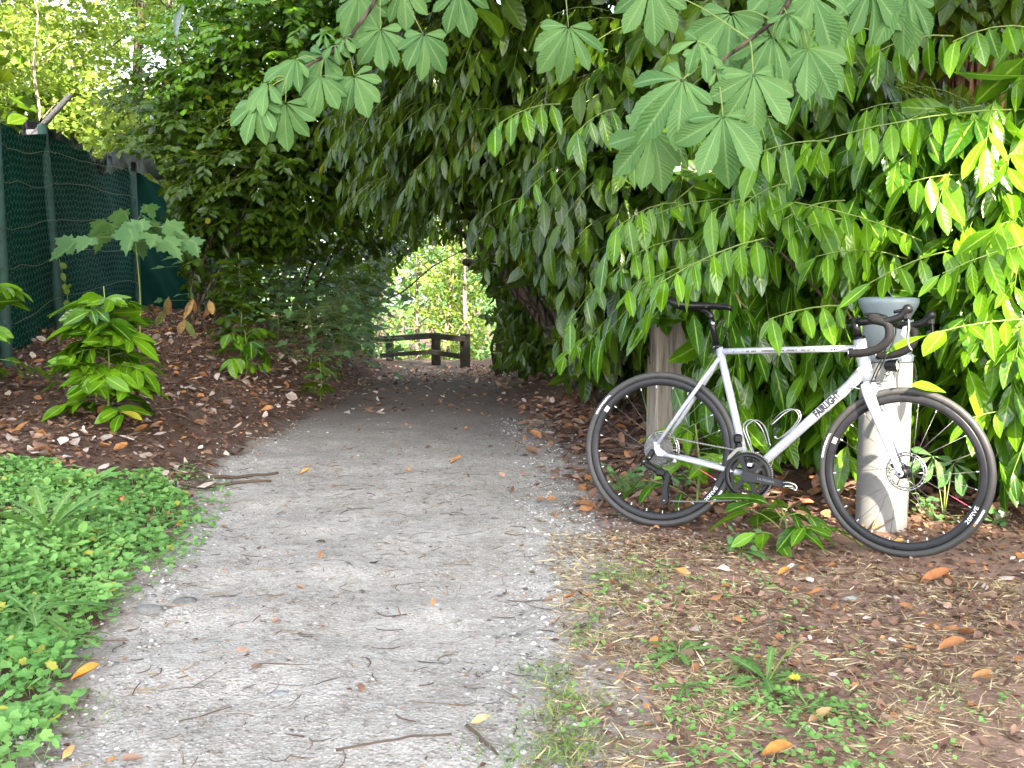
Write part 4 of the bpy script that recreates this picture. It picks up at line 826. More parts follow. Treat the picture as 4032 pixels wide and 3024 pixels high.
# ---- trees in the background
def tree(name, label, foot, h, r0, blobs, mat, per, size, wr=.5, group=None, bark='bark', tm=TINY, bend=0., flat=1., limb=True, droop=.3):
    "blobs: (dx, dy, z, r) from the foot; leaves fill the clumps in small twig groups"
    o, f = plant(name, label, 'tree', foot, group); wd = MB(); k = 9; t = np.linspace(0, 1, k)[:, None]
    ln = f-[0, 0, .3]+np.array([bend*h*.3, 0, h])*t+np.concatenate([R_.normal(0, .03*h/4, (k, 2))*t, np.zeros((k, 1))], 1)+np.array([1., .2, 0])*bend*np.sin(t*3.1)*.6
    tube(wd, smooth_line(ln, 3), np.linspace(r0, r0*.3, 25), 12); wd.build('trunk', M[bark], o)
    mb = MB(); br = MB()
    for dx, dy, z, r in blobs:
        c = f+[dx, dy, z]; n = int(per*r*r*r+per*.5*r*r); g = c+nz(R_.normal(size=(n, 3)))*r*R_.random((n, 1))**.5*[1, 1, .8]; m = 7
        d0 = nz(R_.normal(size=(n, 3))*[1, 1, .5]); off = np.linspace(-1, 1, m)[None, :, None]*d0[:, None]*size*2.0; p = (g[:, None]+off+R_.normal(0, size*.45, (n, m, 3))).reshape(-1, 3)
        d = R_.normal(size=(n*m, 3))*[1, 1, .5]-[0, 0, droop]; rn = np.clip(np.repeat(R_.random(n), m)+R_.normal(0, .2, n*m), 0, 1); kk = okpts(p)
        leaves(mb, tm, p[kk], d[kk], (R_.normal(size=(n*m, 3))*.6+[0, 0, 1.])[kk], size*R_.uniform(.7, 1.3, kk.sum()), size*wr*R_.uniform(.7, 1.2, kk.sum()), .15, .2, rn[kk])
        if limb:
            j = np.clip(int((z-.2*r)/h*k), 2, k-2); q = np.array([ln[j], (ln[j]+c)/2+[0, 0, .1*r], c]); tube(br, smooth_line(q, 4), np.linspace(r0*.35, r0*.1, 9), 6)
            tw = g[R_.integers(0, n, 6)]; tubes(br, np.stack([np.broadcast_to(c, tw.shape), (c+tw)/2+[0, 0, .05], tw], 1), np.broadcast_to([r0*.12, r0*.08, r0*.05], (6, 3)), 4)
    if br.n: br.build('branches', M[bark], o)
    mb.build('crown', M[mat], o); return o
GB = 'light leaved trees behind the netted fence'
def bl_(n, h0, h1, sp, r): return [(R_.normal(0, sp), R_.normal(0, sp), z, r*R_.uniform(.75, 1.25)) for z in np.linspace(h0, h1, n)]
for (x, y, h, n, sp, r, lb) in ((-5.0, 15.2, 5.4, 9, .6, .65, 'slim pale tree rising just behind the torn sheet on the fence'), (-7.4, 15.6, 6.4, 11, .8, .8, 'leafy tree behind the brace board of the fence'), (-6.4, 14.0, 5.6, 10, .7, .75, 'yellow green tree just over the fence at the left edge'), (-5.6, 17.5, 7.2, 12, .9, .85, 'airy pale tree in the middle behind the fence, sky showing through'), (-8.2, 18.5, 7.6, 12, .9, .9, 'sunny tree behind the left fence post and brace board'), (-7.0, 22, 8.6, 12, 1.1, 1.0, 'tall sunlit tree far behind the fence'), (-4.6, 20.5, 7.4, 12, .8, .85, 'bright tree between the fence and the dark evergreens'), (-10.5, 22, 8.6, 12, 1.2, 1.1, 'far tree at the outer left behind the fence')):
    tree('light_tree', lb, (x, y), h, .032, bl_(n, 1.7, h, sp, r), 'birch', 88, .10, .50, GB, 'palebark')
tree('conifer', 'grey green conifer showing above the fence near the dark evergreen crown', (-5.6, 15.6), 6.6, .12, [(0, 0, z, .75) for z in np.linspace(4.2, 6.8, 6)], 'maple', 120, .07, .08, None, 'bark')
GF = 'sunlit young trees beyond the rail fence'
for (x, y, h, bend, lb, bk) in ((-2.05, 29, 5.5, .25, 'young tree with curved sunlit trunk behind the rail fence', 'palebark'), (-1.25, 28.5, 5.5, -.05, 'young tree with thin forked trunk at the right fence post', 'palebark'), (-2.9, 31, 6, .0, 'pale thin stemmed tree left of the curved trunk', 'palebark'), (-4.0, 30, 5, .1, 'bushy young tree behind the left end of the rail fence', 'bark'), (-2.2, 35, 7, 0, 'bright tree farthest in the middle of the opening', 'bark'), (-.2, 31, 6, 0, 'bushy tree behind the right end of the rail fence', 'bark'), (-4.8, 37, 8, 0, 'tall bright tree far left of the opening', 'bark'), (.8, 36, 8, 0, 'tall tree far right behind the thicket', 'bark')):
    tree('young_tree', lb, (x, y), h, .075, [(R_.normal(0, .75), R_.normal(0, .5), z, .7*R_.uniform(.7, 1.2)) for z in np.linspace(.3, h, 11)], 'maple' if 'tall' in lb or 'bushy' in lb else 'birch', 34, .13, .5, GF, bk, bend=bend)
# the reddish trunk at the top right
o, f = plant('conifer', 'thick reddish brown trunk rising behind the laurels at top right', 'tree', (3.53, 7.9)); m = MB()
tube(m, [f-[0, 0, .3], f+[0, 0, .4], f+[.02, 0, 2.0], f+[.04, 0, 4.5], f+[.1, .1, 9.]], [.42, .35, .31, .28, .2], 28); m.build('trunk', M['redbark'], o)
m = MB(); c = [f+[R_.normal(0, 1.4), R_.normal(.6, 1.2), z] for z in np.linspace(4.6, 9, 16)]
for q in c: b, d = ball(q, 1.0, 60); leaves(m, TINY, np.repeat(b, 6, 0)+R_.normal(0, .14, (len(b)*6, 3)), R_.normal(size=(len(b)*6, 3))-[0, 0, .3], R_.normal(size=(len(b)*6, 3)), .16, .05)
m.build('crown', M['laurel_dark'], o); m = MB(); limbs(m, f+[0, 0, 3.6], c, .05); tube(m, smooth_line([P(2010, 150, 7.4), P(1980, 185, 7.2), P(1935, 240, 7.0), P(1890, 300, 6.8)], 4), np.linspace(.03, .02, 13), 8); m.build('branches', M['bark'], o)
# dark bent tree right of the opening
o, f = plant('bent_tree', 'dark tree whose bent limb arches over the end of the path', 'tree', (-.15, 17.)); m = MB()
tube(m, smooth_line([f-[0, 0, .2], f+[.03, 0, 1.1], P(1085, 625, 17), P(1058, 585, 16.8), P(1030, 572, 16.5), P(1005, 566, 16.2)], 5), np.linspace(.16, .06, 26), 10); tube(m, smooth_line([f+[.03, 0, 1.0], f+[.12, .2, 2.2], f+[.1, .4, 4.2]], 5), np.linspace(.14, .07, 11), 10); m.build('trunk', M['bark'], o)
m = MB(); b, d = ball(P(1060, 540, 17), .8, 40); sprays(m, None, b, d, .4, 8, .10, .26, LAUREL_LO, .5, .8); b, d = ball(f+[.1, .4, 3.6], 1.2, 90); sprays(m, None, b, d, .4, 8, .10, .26, LAUREL_LO, .5, .8); m.build('crown', M['laurel_dark'], o)
# far wood that closes the view all round
m = MB(); n = 10500; a = R_.uniform(math.radians(-82), math.radians(82), n); rr = R_.uniform(44, 58, n)+R_.normal(0, 1, n); x, y = rr*np.sin(a), rr*np.cos(a); lump = 7+5*vnoise(a*14, a*3+9, 4); z = gz(x, y)-.5+lump*R_.random(n)**.8
cen = np.stack([x, y, z], -1); leaves(m, TINY, np.repeat(cen, 3, 0)+R_.normal(0, .35, (n*3, 3)), R_.normal(size=(n*3, 3))-[0, 0, .4], R_.normal(size=(n*3, 3))*.7+[0, -.2, 1], R_.uniform(.35, .8, n*3), R_.uniform(.14, .3, n*3), .2, .2)
setp(m.build('far_woodland', M['maple']), 'sunlit green woodland beyond the trees', 'woodland', kind='stuff')
m = MB(); n = 9000; x = np.concatenate([R_.uniform(3.2, 16, n//2), R_.uniform(-16, -6.5, n//2)]); y = R_.uniform(9, 26, n); z = gz(x, y)+R_.random(n)*np.where(x > 0, 6.5, 3.2); cen = np.stack([x, y, z], -1)
k = okpts(cen); cen = cen[k]; n = len(cen); leaves(m, LAUREL_LO, np.repeat(cen, 3, 0)+R_.normal(0, .2, (n*3, 3)), R_.normal(size=(n*3, 3))-[0, 0, .4], R_.normal(size=(n*3, 3))*.7+[0, -.2, 1], R_.uniform(.2, .42, n*3), R_.uniform(.07, .14, n*3), .2, .2)
setp(m.build('undergrowth', M['laurel_dark']), 'dense dark undergrowth in the wood on both sides', 'undergrowth', kind='stuff')

# ---- horse chestnut: big palmate leaves hanging into the picture
o, f = plant('horse_chestnut_tree', 'horse chestnut branches with big palmate leaves hanging from the top edge', 'tree', (4.6, 2.6)); tr = MB(); mb = MB(); st = MB()
tube(tr, [f-[0, 0, .3], f+[0, 0, .5], f+[-.05, .05, 2.5], f+[-.1, .1, 6]], [.30, .24, .20, .14], 18); tr.build('trunk', M['bark'], o)
lim = MB()
tube(lim, smooth_line([f+[-.05, .05, 2.6], (3.3, 2.9, 3.3), (2.0, 3.2, 3.3), (.9, 3.5, 3.0), (-.1, 4.2, 3.05), (-1.2, 5.0, 2.95)], 5), np.linspace(.09, .02, 26), 9)
def palm(c, d, n, L, mb=mb, k=7, tilt=.0):
    c = np.asarray(c, float); d = nz(np.asarray(d, float)); n = np.asarray(n, float); n = nz(n-d*(n@d)); s = np.cross(d, n)
    an = np.radians(np.linspace(-122, 122, k))+R_.normal(0, .06, k); D = np.cos(an)[:, None]*d+np.sin(an)[:, None]*s+n*.05-np.array([0, 0, .42]); ll = L*np.array([.55, .8, .97, 1.05, .97, .8, .55] if k == 7 else [.7, .95, 1.05, .95, .7])*R_.uniform(.9, 1.08, k)
    leaves(mb, CHEST, np.repeat(c[None], k, 0)+D*.008, D, np.repeat(n[None], k, 0)+R_.normal(0, .22, (k, 3))+D*.25, ll, ll*.212*R_.uniform(.85, 1.15, k), R_.uniform(.1, .6, k), R_.uniform(.05, .45, k))
def stalk(a, b, r=.0035):
    a, b = np.asarray(a, float), np.asarray(b, float); tube(st, smooth_line([a, (a+b)/2+[0, 0, .02], b], 4), np.linspace(r, r*.6, 9), 6)
RB = smooth_line([(1.55, 3.35, 3.2), P(1770, -140, 3.45), P(1700, 10, 3.4), P(1640, 70, 3.4), P(1560, 130, 3.4), P(1540, 150, 3.4)], 4); tube(lim, RB, np.linspace(.012, .004, len(RB)), 7)
for u, v, d, du, dv, L, nr in ((1562, 251, 3.3, .1, 1, .205, (.1, -1, .55)), (1474, 172, 3.35, -.75, .65, .205, (.1, -1, .7)), (1627, 160, 3.35, .12, 1, .19, (.1, -1, .5)), (1668, 77, 3.4, -.1, 1, .185, (0, -1, .5)), (1745, 104, 3.4, .55, .85, .185, (-.2, -1, .6)), (1580, 28, 3.5, -.3, 1, .2, (0, -1, .6)), (1756, -10, 3.4, .4, .9, .19, (-.1, -1, .6)), (1408, 285, 3.9, -.35, 1, .22, (.2, -1, .4)), (1960, -12, 3.9, -.3, 1, .21, (.2, -1, .3)), (1405, -30, 3.6, .1, 1, .17, (0, -1, .5)), (1880, -30, 3.9, .2, 1, .2, (0, -1, .4)), (1700, -60, 3.6, -.2, 1, .2, (0, -1, .5))):
    c = P(u, v, d); j = np.argmin(np.linalg.norm(RB-c, axis=1)); stalk(RB[max(j-2, 0)], c, .003); palm(c, [du, -.25, -dv], nr, L)
for u, v, L, du in ((1508, 88, .095, -.6), (1520, 110, .085, .2), (1550, 150, .05, .3), (1700, 30, .08, .5)):
    c = P(u, v, 3.35); j = np.argmin(np.linalg.norm(RB-c, axis=1)); stalk(RB[j], c, .002); palm(c, [du, -.3, -.8], (0, -1, .5), L, k=5)
LB = smooth_line([(-.6, 4.6, 3.0), P(830, -60, 5.0), P(770, 60, 5.0), P(720, 110, 4.95), P(650, 150, 4.9), P(590, 185, 4.85)], 4); tube(lim, LB, np.linspace(.014, .004, len(LB)), 7)
for u, v, d, du, dv, L, nr in ((692, 164, 4.9, .0, 1, .175, (0, -1, .5)), (765, 164, 4.95, .5, .9, .175, (-.1, -1, .6)), (822, 63, 5.0, .0, 1, .19, (0, -1, .5)), (915, 74, 5.0, .05, 1, .19, (.1, -1, .4)), (560, 218, 4.8, -.6, .75, .185, (.1, -1, .9)), (617, 222, 4.85, .0, 1, .18, (0, -1, .6)), (640, 128, 4.9, -.8, .2, .165, (0, -.8, 1)), (580, 180, 4.8, -.5, .3, .15, (0, -.7, 1)), (775, -10, 5.1, .1, 1, .2, (0, -1, .4)), (870, -30, 5.1, .2, 1, .18, (0, -1, .5)), (700, 120, 5.0, -.4, .8, .17, (.1, -1, .5)), (1228, 58, 4.4, .0, 1, .21, (.15, -1, .3)), (990, -20, 5.2, .2, 1, .2, (0, -1, .4))):
    c = P(u, v, d); j = np.argmin(np.linalg.norm(LB-c, axis=1)); stalk(LB[max(j-2, 0)] if u < 1100 else P(1215, -60, 4.4), c, .003); palm(c, [du, -.25, -dv], nr, L)
for u, v, L, du in ((722, 94, .085, .2), (700, 70, .07, -.5), (745, 80, .075, .5)): palm(P(u, v, 4.9), [du, -.3, -.6], (0, -1, .5), L, k=5)
for _ in range(330):  # unseen upper crown, added to keep top light off the hedge
    c = np.array([R_.uniform(.2, 4.6), R_.uniform(3.9, 7.4), 0]); c[2] = 1.05+.30*c[1]+R_.uniform(.05, 1.7)
    if project(c+[0, 0, -.3])[1] < -25: palm(c, [R_.normal(), R_.normal(), -.5], (R_.normal()*.3, R_.normal()*.3, 1), R_.uniform(.16, .26))
for q in ((1.2, 5.0, 3.5), (2.6, 5.6, 3.7), (3.8, 5.4, 3.6), (1.0, 6.6, 3.9), (2.8, 6.9, 4.1)): tube(lim, smooth_line([f+[-.08, .08, 3.0], (f+q)/2+[0, 0, 2.0], q], 5), np.linspace(.06, .015, 11), 8)
lim.build('branches', M['bark'], o); mb.build('foliage', M['chestnut'], o); st.build('leaf_stalks', M['stem'], o)

# ---- laurel sprays reaching out in front of the bicycle and the bollard
o, f = plant('laurel_shrub', 'laurel boughs reaching forward over saddle, top tube and bollard cap', 'shrub', (2.3, 5.3), GR); mb = MB(); st = MB(); wd = MB()
def bough(a, b, n, lL=.165, hang=1.2, ang=.55, sag=.0, wr=.175, rl=.6, al=.35):
    a = P(*a); b = P(*b); d = b-a; L = np.linalg.norm(d); sprays(mb, st, a[None], (d/L+[0, 0, .12])[None], np.array([L]), n, lL, wr, LAUREL, .12+sag, hang, np.array([rl]), [(POSTGAP, 6.2), (BIKE, 4.92)] if a[1] > 4.9 else [(POSTGAP, 6.2)], ang, .15, .12, along=al, r0=.004)
for q in (((1650, 515, 4.5), (1428, 612, 3.95), 14, .165, 1.3, .4), ((1830, 660, 4.42), (1660, 690, 4.05), 9, .145, .9, .7), ((2060, 540, 4.5), (1880, 612, 4.12), 8, .15, 1.0, .6), ((2240, 235, 4.7), (1770, 305, 4.35), 20, .165, 1.3, .5, .0, .175, .9),
          ((2260, 520, 4.3), (2040, 590, 4.0), 12, .17, 1.0, .7), ((2250, 690, 4.2), (2010, 722, 3.95), 10, .17, 1.1, .6), ((1990, 520, 4.6), (1705, 432, 4.35), 12, .15, .9, .8), ((1790, 305, 4.7), (1640, 330, 4.3), 8, .175, 1.6, .7), ((2120, 380, 4.7), (1960, 395, 4.35), 10, .18, 1.6, .6), ((1210, 225, 4.9), (1075, 245, 4.5), 9, .165, 1.5, .6, .1, .17, .4),
          ((1330, 235, 4.9), (1250, 265, 4.6), 7, .15, 1.5, .6, .1, .17, .3), ((2250, 880, 4.5), (2090, 905, 4.3), 8, .15, 1.0, .7), ((1600, 430, 5.2), (1380, 450, 4.9), 10, .16, 1.2, .7, .1, .17, .5), ((1960, 560, 4.8), (1760, 520, 4.45), 10, .16, 1.3, .6, .1, .17, .5), ((2230, 60, 4.6), (2060, 60, 4.3), 9, .18, 1.3, .6, .1, .19, .6),
          ((1360, 560, 6.0), (1240, 660, 5.6), 9, .16, 1.2, .6, .1, .17, .4), ((1330, 690, 6.2), (1225, 745, 5.8), 9, .16, 1.2, .6, .1, .17, .6), ((1260, 330, 6.2), (1120, 400, 5.8), 10, .15, 1.3, .5, .15, .15, .3), ((1500, 400, 5.3), (1350, 545, 4.9), 11, .16, 1.2, .6, .1, .17, .4)): bough(*q)
for _ in range(42):
    u, v = R_.uniform(1330, 2230), R_.uniform(40, 1010)
    if 1990 < u < 2180 and v < 260: continue
    dd = R_.uniform(4.45, 5.0) if v < 600 or u > 2120 else R_.uniform(5.1, 5.4)
    if v > 820 and u < 1560: continue
    bough((u+R_.uniform(90, 210), v-R_.uniform(-30, 40), dd+R_.uniform(.25, .5)), (u, v, dd), int(R_.integers(8, 13)), R_.uniform(.17, .215), R_.uniform(1.1, 1.7), R_.uniform(.4, .65), .1, .165, R_.uniform(.15, 1.))
limbs(wd, f-[0, 0, .1], [P(2000, 560, 4.9), P(1900, 330, 5.0), P(2200, 700, 4.7), P(1620, 480, 4.8), P(1780, 620, 4.8)], .02); leaves(mb, LAUREL, [P(1965, 832, 4.0)], [(1, .1, -.12)], [(0, -.7, 1.)], .16, .03, .1, .3, np.array([1.]))
mb.build('foliage', M['laurel'], o); st.build('stems', M['stem'], o); wd.build('branches', M['twig'], o)
seedling('laurel_seedling', 'laurel shoot lying low on the litter below the crankset', 1690, 1120, 4.15, .16, 7, .15, .2, 'laurel', LAUREL, group=None, spread=.22, hang=.5, nl=4)
seedling('laurel_seedling', 'laurel shoot seen through the spokes of the rear wheel', 1500, 1100, 4.75, .42, 9, .15, .19, 'laurel', LAUREL, group=None, spread=.3, hang=.7, nl=4)
o, f = plant('chestnut_seedling', 'chestnut seedling with palmate leaves behind the front wheel', 'plant', P(2040, 1085, 4.75)[:2]); mb = MB(); st = MB()
for u, v, du in ((2015, 985, -.3), (2060, 1000, .3)): c = P(u, v, 4.7); stalk(f, c, .003); palm(c, [du, -.4, -.8], (0, -1, .5), .13, mb, 5)
tube(st, [f, f+[0, 0, .12], P(2040, 1000, 4.72)], .004, 6); mb.build('foliage', M['chestnut'], o); st.build('stem', M['stem'], o)
# ------------------------------------------------------------------ ground cover, litter, stones, grass
def inground(poly, n, zone=None):
    "random ground points whose place in the photo lies inside a polygon"
    c = np.array([G(*p)[:2] for p in poly]); lo, hi = c.min(0)-.3, c.max(0)+.3; x = R_.uniform(lo[0], hi[0], n*6); y = R_.uniform(lo[1], hi[1], n*6); p = np.stack([x, y, gz(x, y)], -1); u, v, z = project(p)
    return p[inpoly(u, v, poly) & (z > .5)][:n]
HERB = [(-60, 1000), (110, 1000), (150, 1030), (205, 1062), (330, 1040), (400, 1085), (425, 1130), (395, 1180), (330, 1215), (262, 1270), (235, 1330), (150, 1385), (140, 1440), (175, 1500), (130, 1540), (95, 1670), (-60, 1690)]
m = MB(); st = MB(); p = inground(HERB, 9000); p = p[R_.random(len(p)) < (.25+.75*sm(-.1, .35, path_edges(p[:, 1])[0]-p[:, 0]+.3*(vnoise(p[:, 0]*7, p[:, 1]*7, 73)-.5)))*(.25+1.3*vnoise(p[:, 0]*5, p[:, 1]*5, 61))]; n = len(p); hr = np.clip(1.3*vnoise(p[:, 0]*3, p[:, 1]*3, 63)-.15+R_.normal(0, .2, n), 0, 1); edge = sm(.0, .5, path_edges(p[:, 1])[0]-p[:, 0]+.25*vnoise(p[:, 0]*6, p[:, 1]*6, 71)); hg = (.35+.65*edge)*(.015+.12*vnoise(p[:, 0]*4, p[:, 1]*4, 8)**1.5)*R_.uniform(.4, 1.1, n); top = p+np.stack([R_.normal(0, .02, n), R_.normal(0, .02, n), hg], -1)
leaves(m, LOBED, top, R_.normal(size=(n, 3))*[1, 1, .25], R_.normal(0, .35, (n, 3))+[0, -.25, 1], np.clip(R_.gamma(4, .0064, n), .010, .055), np.clip(R_.gamma(4, .0030, n), .005, .026), .2, .15, np.where(R_.random(n) < .03, 1.8, hr)); tubes(m, np.stack([p, (p+top)/2, top], 1)[::2], np.full((len(p[::2]), 3), .0008), 3)
e = inground([(150, 1050), (400, 1000), (520, 1060), (440, 1180), (260, 1330), (200, 1400), (160, 1480)], 650); n = len(e); leaves(m, LOBED, e+[0, 0, .012], R_.normal(size=(n, 3))*[1, 1, .1], R_.normal(0, .3, (n, 3))+[0, 0, 1], R_.uniform(.015, .03, n), R_.uniform(.008, .015, n), .2, .15)
setp(m.build('ground_cover', M['herb']), 'low bright green herbs along the left edge of the path', 'ground cover', kind='stuff')
m = MB()
for poly, n in (([(1420, 1560), (1600, 1480), (1900, 1530), (1900, 1680), (1400, 1680)], 150), ([(1300, 1200), (1700, 1250), (1900, 1440), (2212, 1500), (2212, 1659), (1200, 1600), (1250, 1350)], 170)):
    c = inground(poly, n); k = 3; q = np.repeat(c, k, 0)+np.stack([R_.normal(0, .012, len(c)*k), R_.normal(0, .012, len(c)*k), R_.uniform(.008, .025, len(c)*k)], -1); leaves(m, ROUND, q, R_.normal(size=(len(q), 3))*[1, 1, .15], R_.normal(0, .25, (len(q), 3))+[0, -.1, 1], R_.uniform(.009, .018, len(q)), R_.uniform(.005, .009, len(q)), .1, .1, R_.uniform(.5, 1, len(q)))
setp(m.build('clover_seedlings', M['herb']), 'tiny round leaved clover seedlings on the bare soil at lower right', 'seedlings', kind='stuff')
for k, (lb, lst) in enumerate((('small herb growing behind the rear wheel, seen through its spokes', [(1350, 1075, 60, .16)]), ('grey green herb behind the lower right of the front wheel', [(2015, 1128, 26, .12)]), ('small herb right of the front tyre', [(2150, 1135, 14, .07)]), ('low herb on the soil between the two wheels', [(1600, 1195, 16, .1)]), ('low herb by the path edge under the left rear rim', [(1480, 1060, 18, .1)]))):
    for u, v, n, sp in lst:
        f0 = G(u, v); o, f = plant('small_herb', lb, 'plant', f0[:2], 'small herbs around the bicycle'); mb = MB(); p = f+np.stack([R_.normal(0, sp*.5, n), R_.normal(0, sp*.4, n), R_.uniform(.01, sp*.9, n)], -1)
        leaves(mb, LOBED, p, R_.normal(size=(n, 3))*[1, 1, .3], R_.normal(0, .3, (n, 3))+[0, -.4, 1], R_.uniform(.025, .045, n), R_.uniform(.013, .022, n), .2, .15); mb.build('foliage', M['maple'], o)
        s2 = MB(); tubes(s2, np.stack([np.repeat(f[None], n, 0), (f+p)/2+[0, 0, .01], p], 1), np.full((n, 3), .001), 3); s2.build('stems', M['stem'], o)
# dandelions
GD = 'dandelion rosettes beside the path'
def dandy(u, v, n, L, lb, up=.35, flower=None, mat='dandelion'):
    f0 = G(u, v); o, f = plant('dandelion', lb, 'plant', f0[:2], GD); f = f+[0, 0, .045 if u < 200 else 0]; mb = MB(); a = np.arange(n)*2.4+R_.normal(0, .2, n); d = np.stack([np.cos(a), np.sin(a), up*R_.uniform(.2, 1.6, n)], -1); ll = L*R_.uniform(.6, 1.1, n)
    leaves(mb, DANDY, np.repeat(f[None]+[0, 0, .01], n, 0), d, np.repeat([[0, 0, 1.]], n, 0)+R_.normal(0, .1, (n, 3))-d*.3, ll, ll*.13, R_.uniform(.2, .55, n), .3); mb.build('rosette', M[mat], o)
    if flower:
        s = MB(); e = P(*flower[0]); tube(s, smooth_line([f, (f+e)/2+[0, 0, .02], e], 5), .0022, 6); s.build('flower_stalk', M['stem'], o)
        if flower[1] is not None:
            q = P(*flower[1]); s = MB(); tube(s, smooth_line([f, (f+q)/2, q], 4), .002, 6); s.build('flower_stalk', M['stem'], o); h = MB(); k = 60; an = R_.uniform(0, 6.28, k); dd = np.stack([np.cos(an), np.sin(an)*.8-.5, R_.uniform(.1, .6, k)], -1); leaves(h, TINY, np.repeat(q[None], k, 0), dd, np.repeat([[0, -.6, 1.]], k, 0), R_.uniform(.010, .018, k), .0016, 0, 0); h.build('flower_head', M['yellow'], o)
M['yellow'] = plain('dandelion_yellow', (.80, .58, .02), .6, var=.1)
dandy(1655, 1480, 18, .15, 'dandelion with a yellow flower and a long bent stalk', .4, ((1735, 1385, 2.62), (1716, 1466, 2.55)))
dandy(1465, 1420, 13, .115, 'toothed dandelion rosette left of the flowering one', .35)
dandy(1745, 1545, 10, .09, 'small bright dandelion rosette below the flowering one', .5)
dandy(1480, 1500, 9, .08, 'small flat dandelion rosette among dry grass', .2)
dandy(1840, 1560, 9, .085, 'grey green dandelion rosette at lower right', .3)
dandy(1600, 1205, 12, .14, 'dandelion rosette between the bicycle wheels', .15)
dandy(105, 1185, 16, .26, 'large upright dandelion in the green herbs at left', .95)
dandy(70, 1370, 14, .19, 'sprawling dandelion in the herbs near lower left', .5)
dandy(150, 1420, 9, .13, 'pale dandelion spilling from the herbs onto the gravel', .3)
o, f = plant('broad_leaf_weed', 'weed with big smooth leaves standing in the green herbs', 'plant', G(190, 1060)[:2]); mb = MB(); n = 9; a = np.arange(n)*2.4; d = np.stack([np.cos(a), np.sin(a), np.full(n, .9)], -1); leaves(mb, OVAL_LO, np.repeat(f[None], n, 0), d, np.repeat([[0, -.3, 1.]], n, 0)-d*.3, R_.uniform(.12, .2, n), R_.uniform(.02, .034, n), .35, .2); mb.build('foliage', M['herb'], o)
# grass
def blades(mb, c, n, sp, L, w, up, C):
    p = np.repeat(c, n, 0)+np.stack([R_.normal(0, sp, len(c)*n), R_.normal(0, sp, len(c)*n), np.zeros(len(c)*n)], -1); p[:, 2] = gz(p[:, 0], p[:, 1])+.002; d = R_.normal(size=(len(p), 3))*[1, 1, 0]+[0, 0, up]; d[:, 2] *= R_.uniform(.3, 1.3, len(p)); l = L*R_.uniform(.5, 1.3, len(p))
    leaves(mb, TINYB, p, d, R_.normal(size=(len(p), 3))+[0, 0, .5], l, w, R_.uniform(.1, .6, len(p)), .0, C=np.array(C)[R_.integers(0, len(C), len(p))]*R_.uniform(.75, 1.2, (len(p), 1)))
TINYB = strip([0, .4, .75, 1], [1, .9, .6, .05], 2)
GRN = [(.10, .20, .04), (.14, .25, .05), (.20, .26, .07)]; DRY = [(.50, .39, .22), (.42, .31, .17), (.58, .47, .30), (.33, .24, .13)]
m = MB()
for u, v, n, sp in ((1190, 1470, 90, .04), (1225, 1515, 110, .045), (1160, 1640, 160, .06), (1215, 1625, 120, .05), (1350, 1255, 90, .06), (1290, 1640, 60, .06), (1330, 1265, 60, .05), (1395, 1255, 50, .05), (1650, 1440, 40, .03), (1580, 1460, 50, .05), (330, 1220, 140, .08), (120, 1300, 120, .12), (60, 1080, 100, .12), (100, 1560, 120, .08), (30, 1450, 120, .1), (200, 1240, 100, .1), (250, 1290, 60, .05), (1190, 1560, 80, .05), (2020, 1500, 40, .05), (60, 1200, 60, .1), (1270, 1380, 40, .04)): blades(m, G(u, v)[None], n, sp, .042, .0010, .8, GRN)
setp(m.build('grass', M['strawm']), 'short green grass tufts along the edge of the gravel', 'grass', kind='stuff')
m = MB()
for u, v, n, sp in ((1300, 1315, 140, .07), (1500, 1310, 220, .10), (1580, 1300, 120, .07), (1560, 1490, 120, .07), (1530, 1560, 170, .07), (1570, 1530, 120, .06), (1300, 1400, 120, .07), (1480, 1380, 140, .1), (2000, 1560, 140, .07), (1990, 1600, 80, .05), (1250, 1540, 90, .06), (1440, 1470, 100, .07), (1340, 1650, 90, .08), (1380, 1200, 90, .08), (1850, 1220, 70, .1)): blades(m, G(u, v)[None], n, sp, .06, .0008, .22, DRY)
c = inground([(1180, 1150), (1500, 1160), (1720, 1215), (2212, 1260), (2212, 1680), (1130, 1680), (1220, 1400)], 11000); n = len(c); k = R_.random(n) < .25+.75*vnoise(c[:, 0]*2.5, c[:, 1]*2.5, 21); c = c[k]; n = len(c)
leaves(m, TINYB, c+[0, 0, .006], R_.normal(size=(n, 3))*[1, 1, .10], R_.normal(0, .3, (n, 3))+[0, 0, 1], R_.uniform(.02, .085, n), R_.uniform(.0007, .0019, n), R_.uniform(-.1, .15, n), 0., C=np.array(DRY)[R_.integers(0, 4, n)]*R_.uniform(.6, 1.15, (n, 1)))
setp(m.build('dry_grass', M['strawm']), 'dry straw and dead grass strewn over the soil at lower right', 'grass', kind='stuff')
# leaf litter
def litter(mb, c, lo, hi, pal, prob, lift=.012, tm=LAUREL_LO, wr=(.2, .4)):
    n = len(c); l = R_.uniform(lo, hi, n); C = np.array(pal)[R_.choice(len(pal), n, p=np.array(prob)/sum(prob))]*R_.uniform(.65, 1.25, (n, 1))
    leaves(mb, tm, c+np.stack([np.zeros(n), np.zeros(n), R_.uniform(.003, lift, n)], -1), R_.normal(size=(n, 3))*[1, 1, .22], R_.normal(0, .32, (n, 3))+[0, 0, 1], l, l*R_.uniform(*wr, n), R_.uniform(-.35, .5, n), R_.uniform(-.4, .7, n), C=C)
def scat(n, x0, x1, y0, y1, f):
    x = R_.uniform(x0, x1, n); y = R_.uniform(y0, y1, n); k = R_.random(n) < f(x, y); return np.stack([x, y, gz(x, y)], -1)[k]
BR = [(.13, .07, .048), (.21, .118, .078), (.29, .18, .125), (.52, .42, .36), (.46, .21, .075), (.34, .16, .07)]
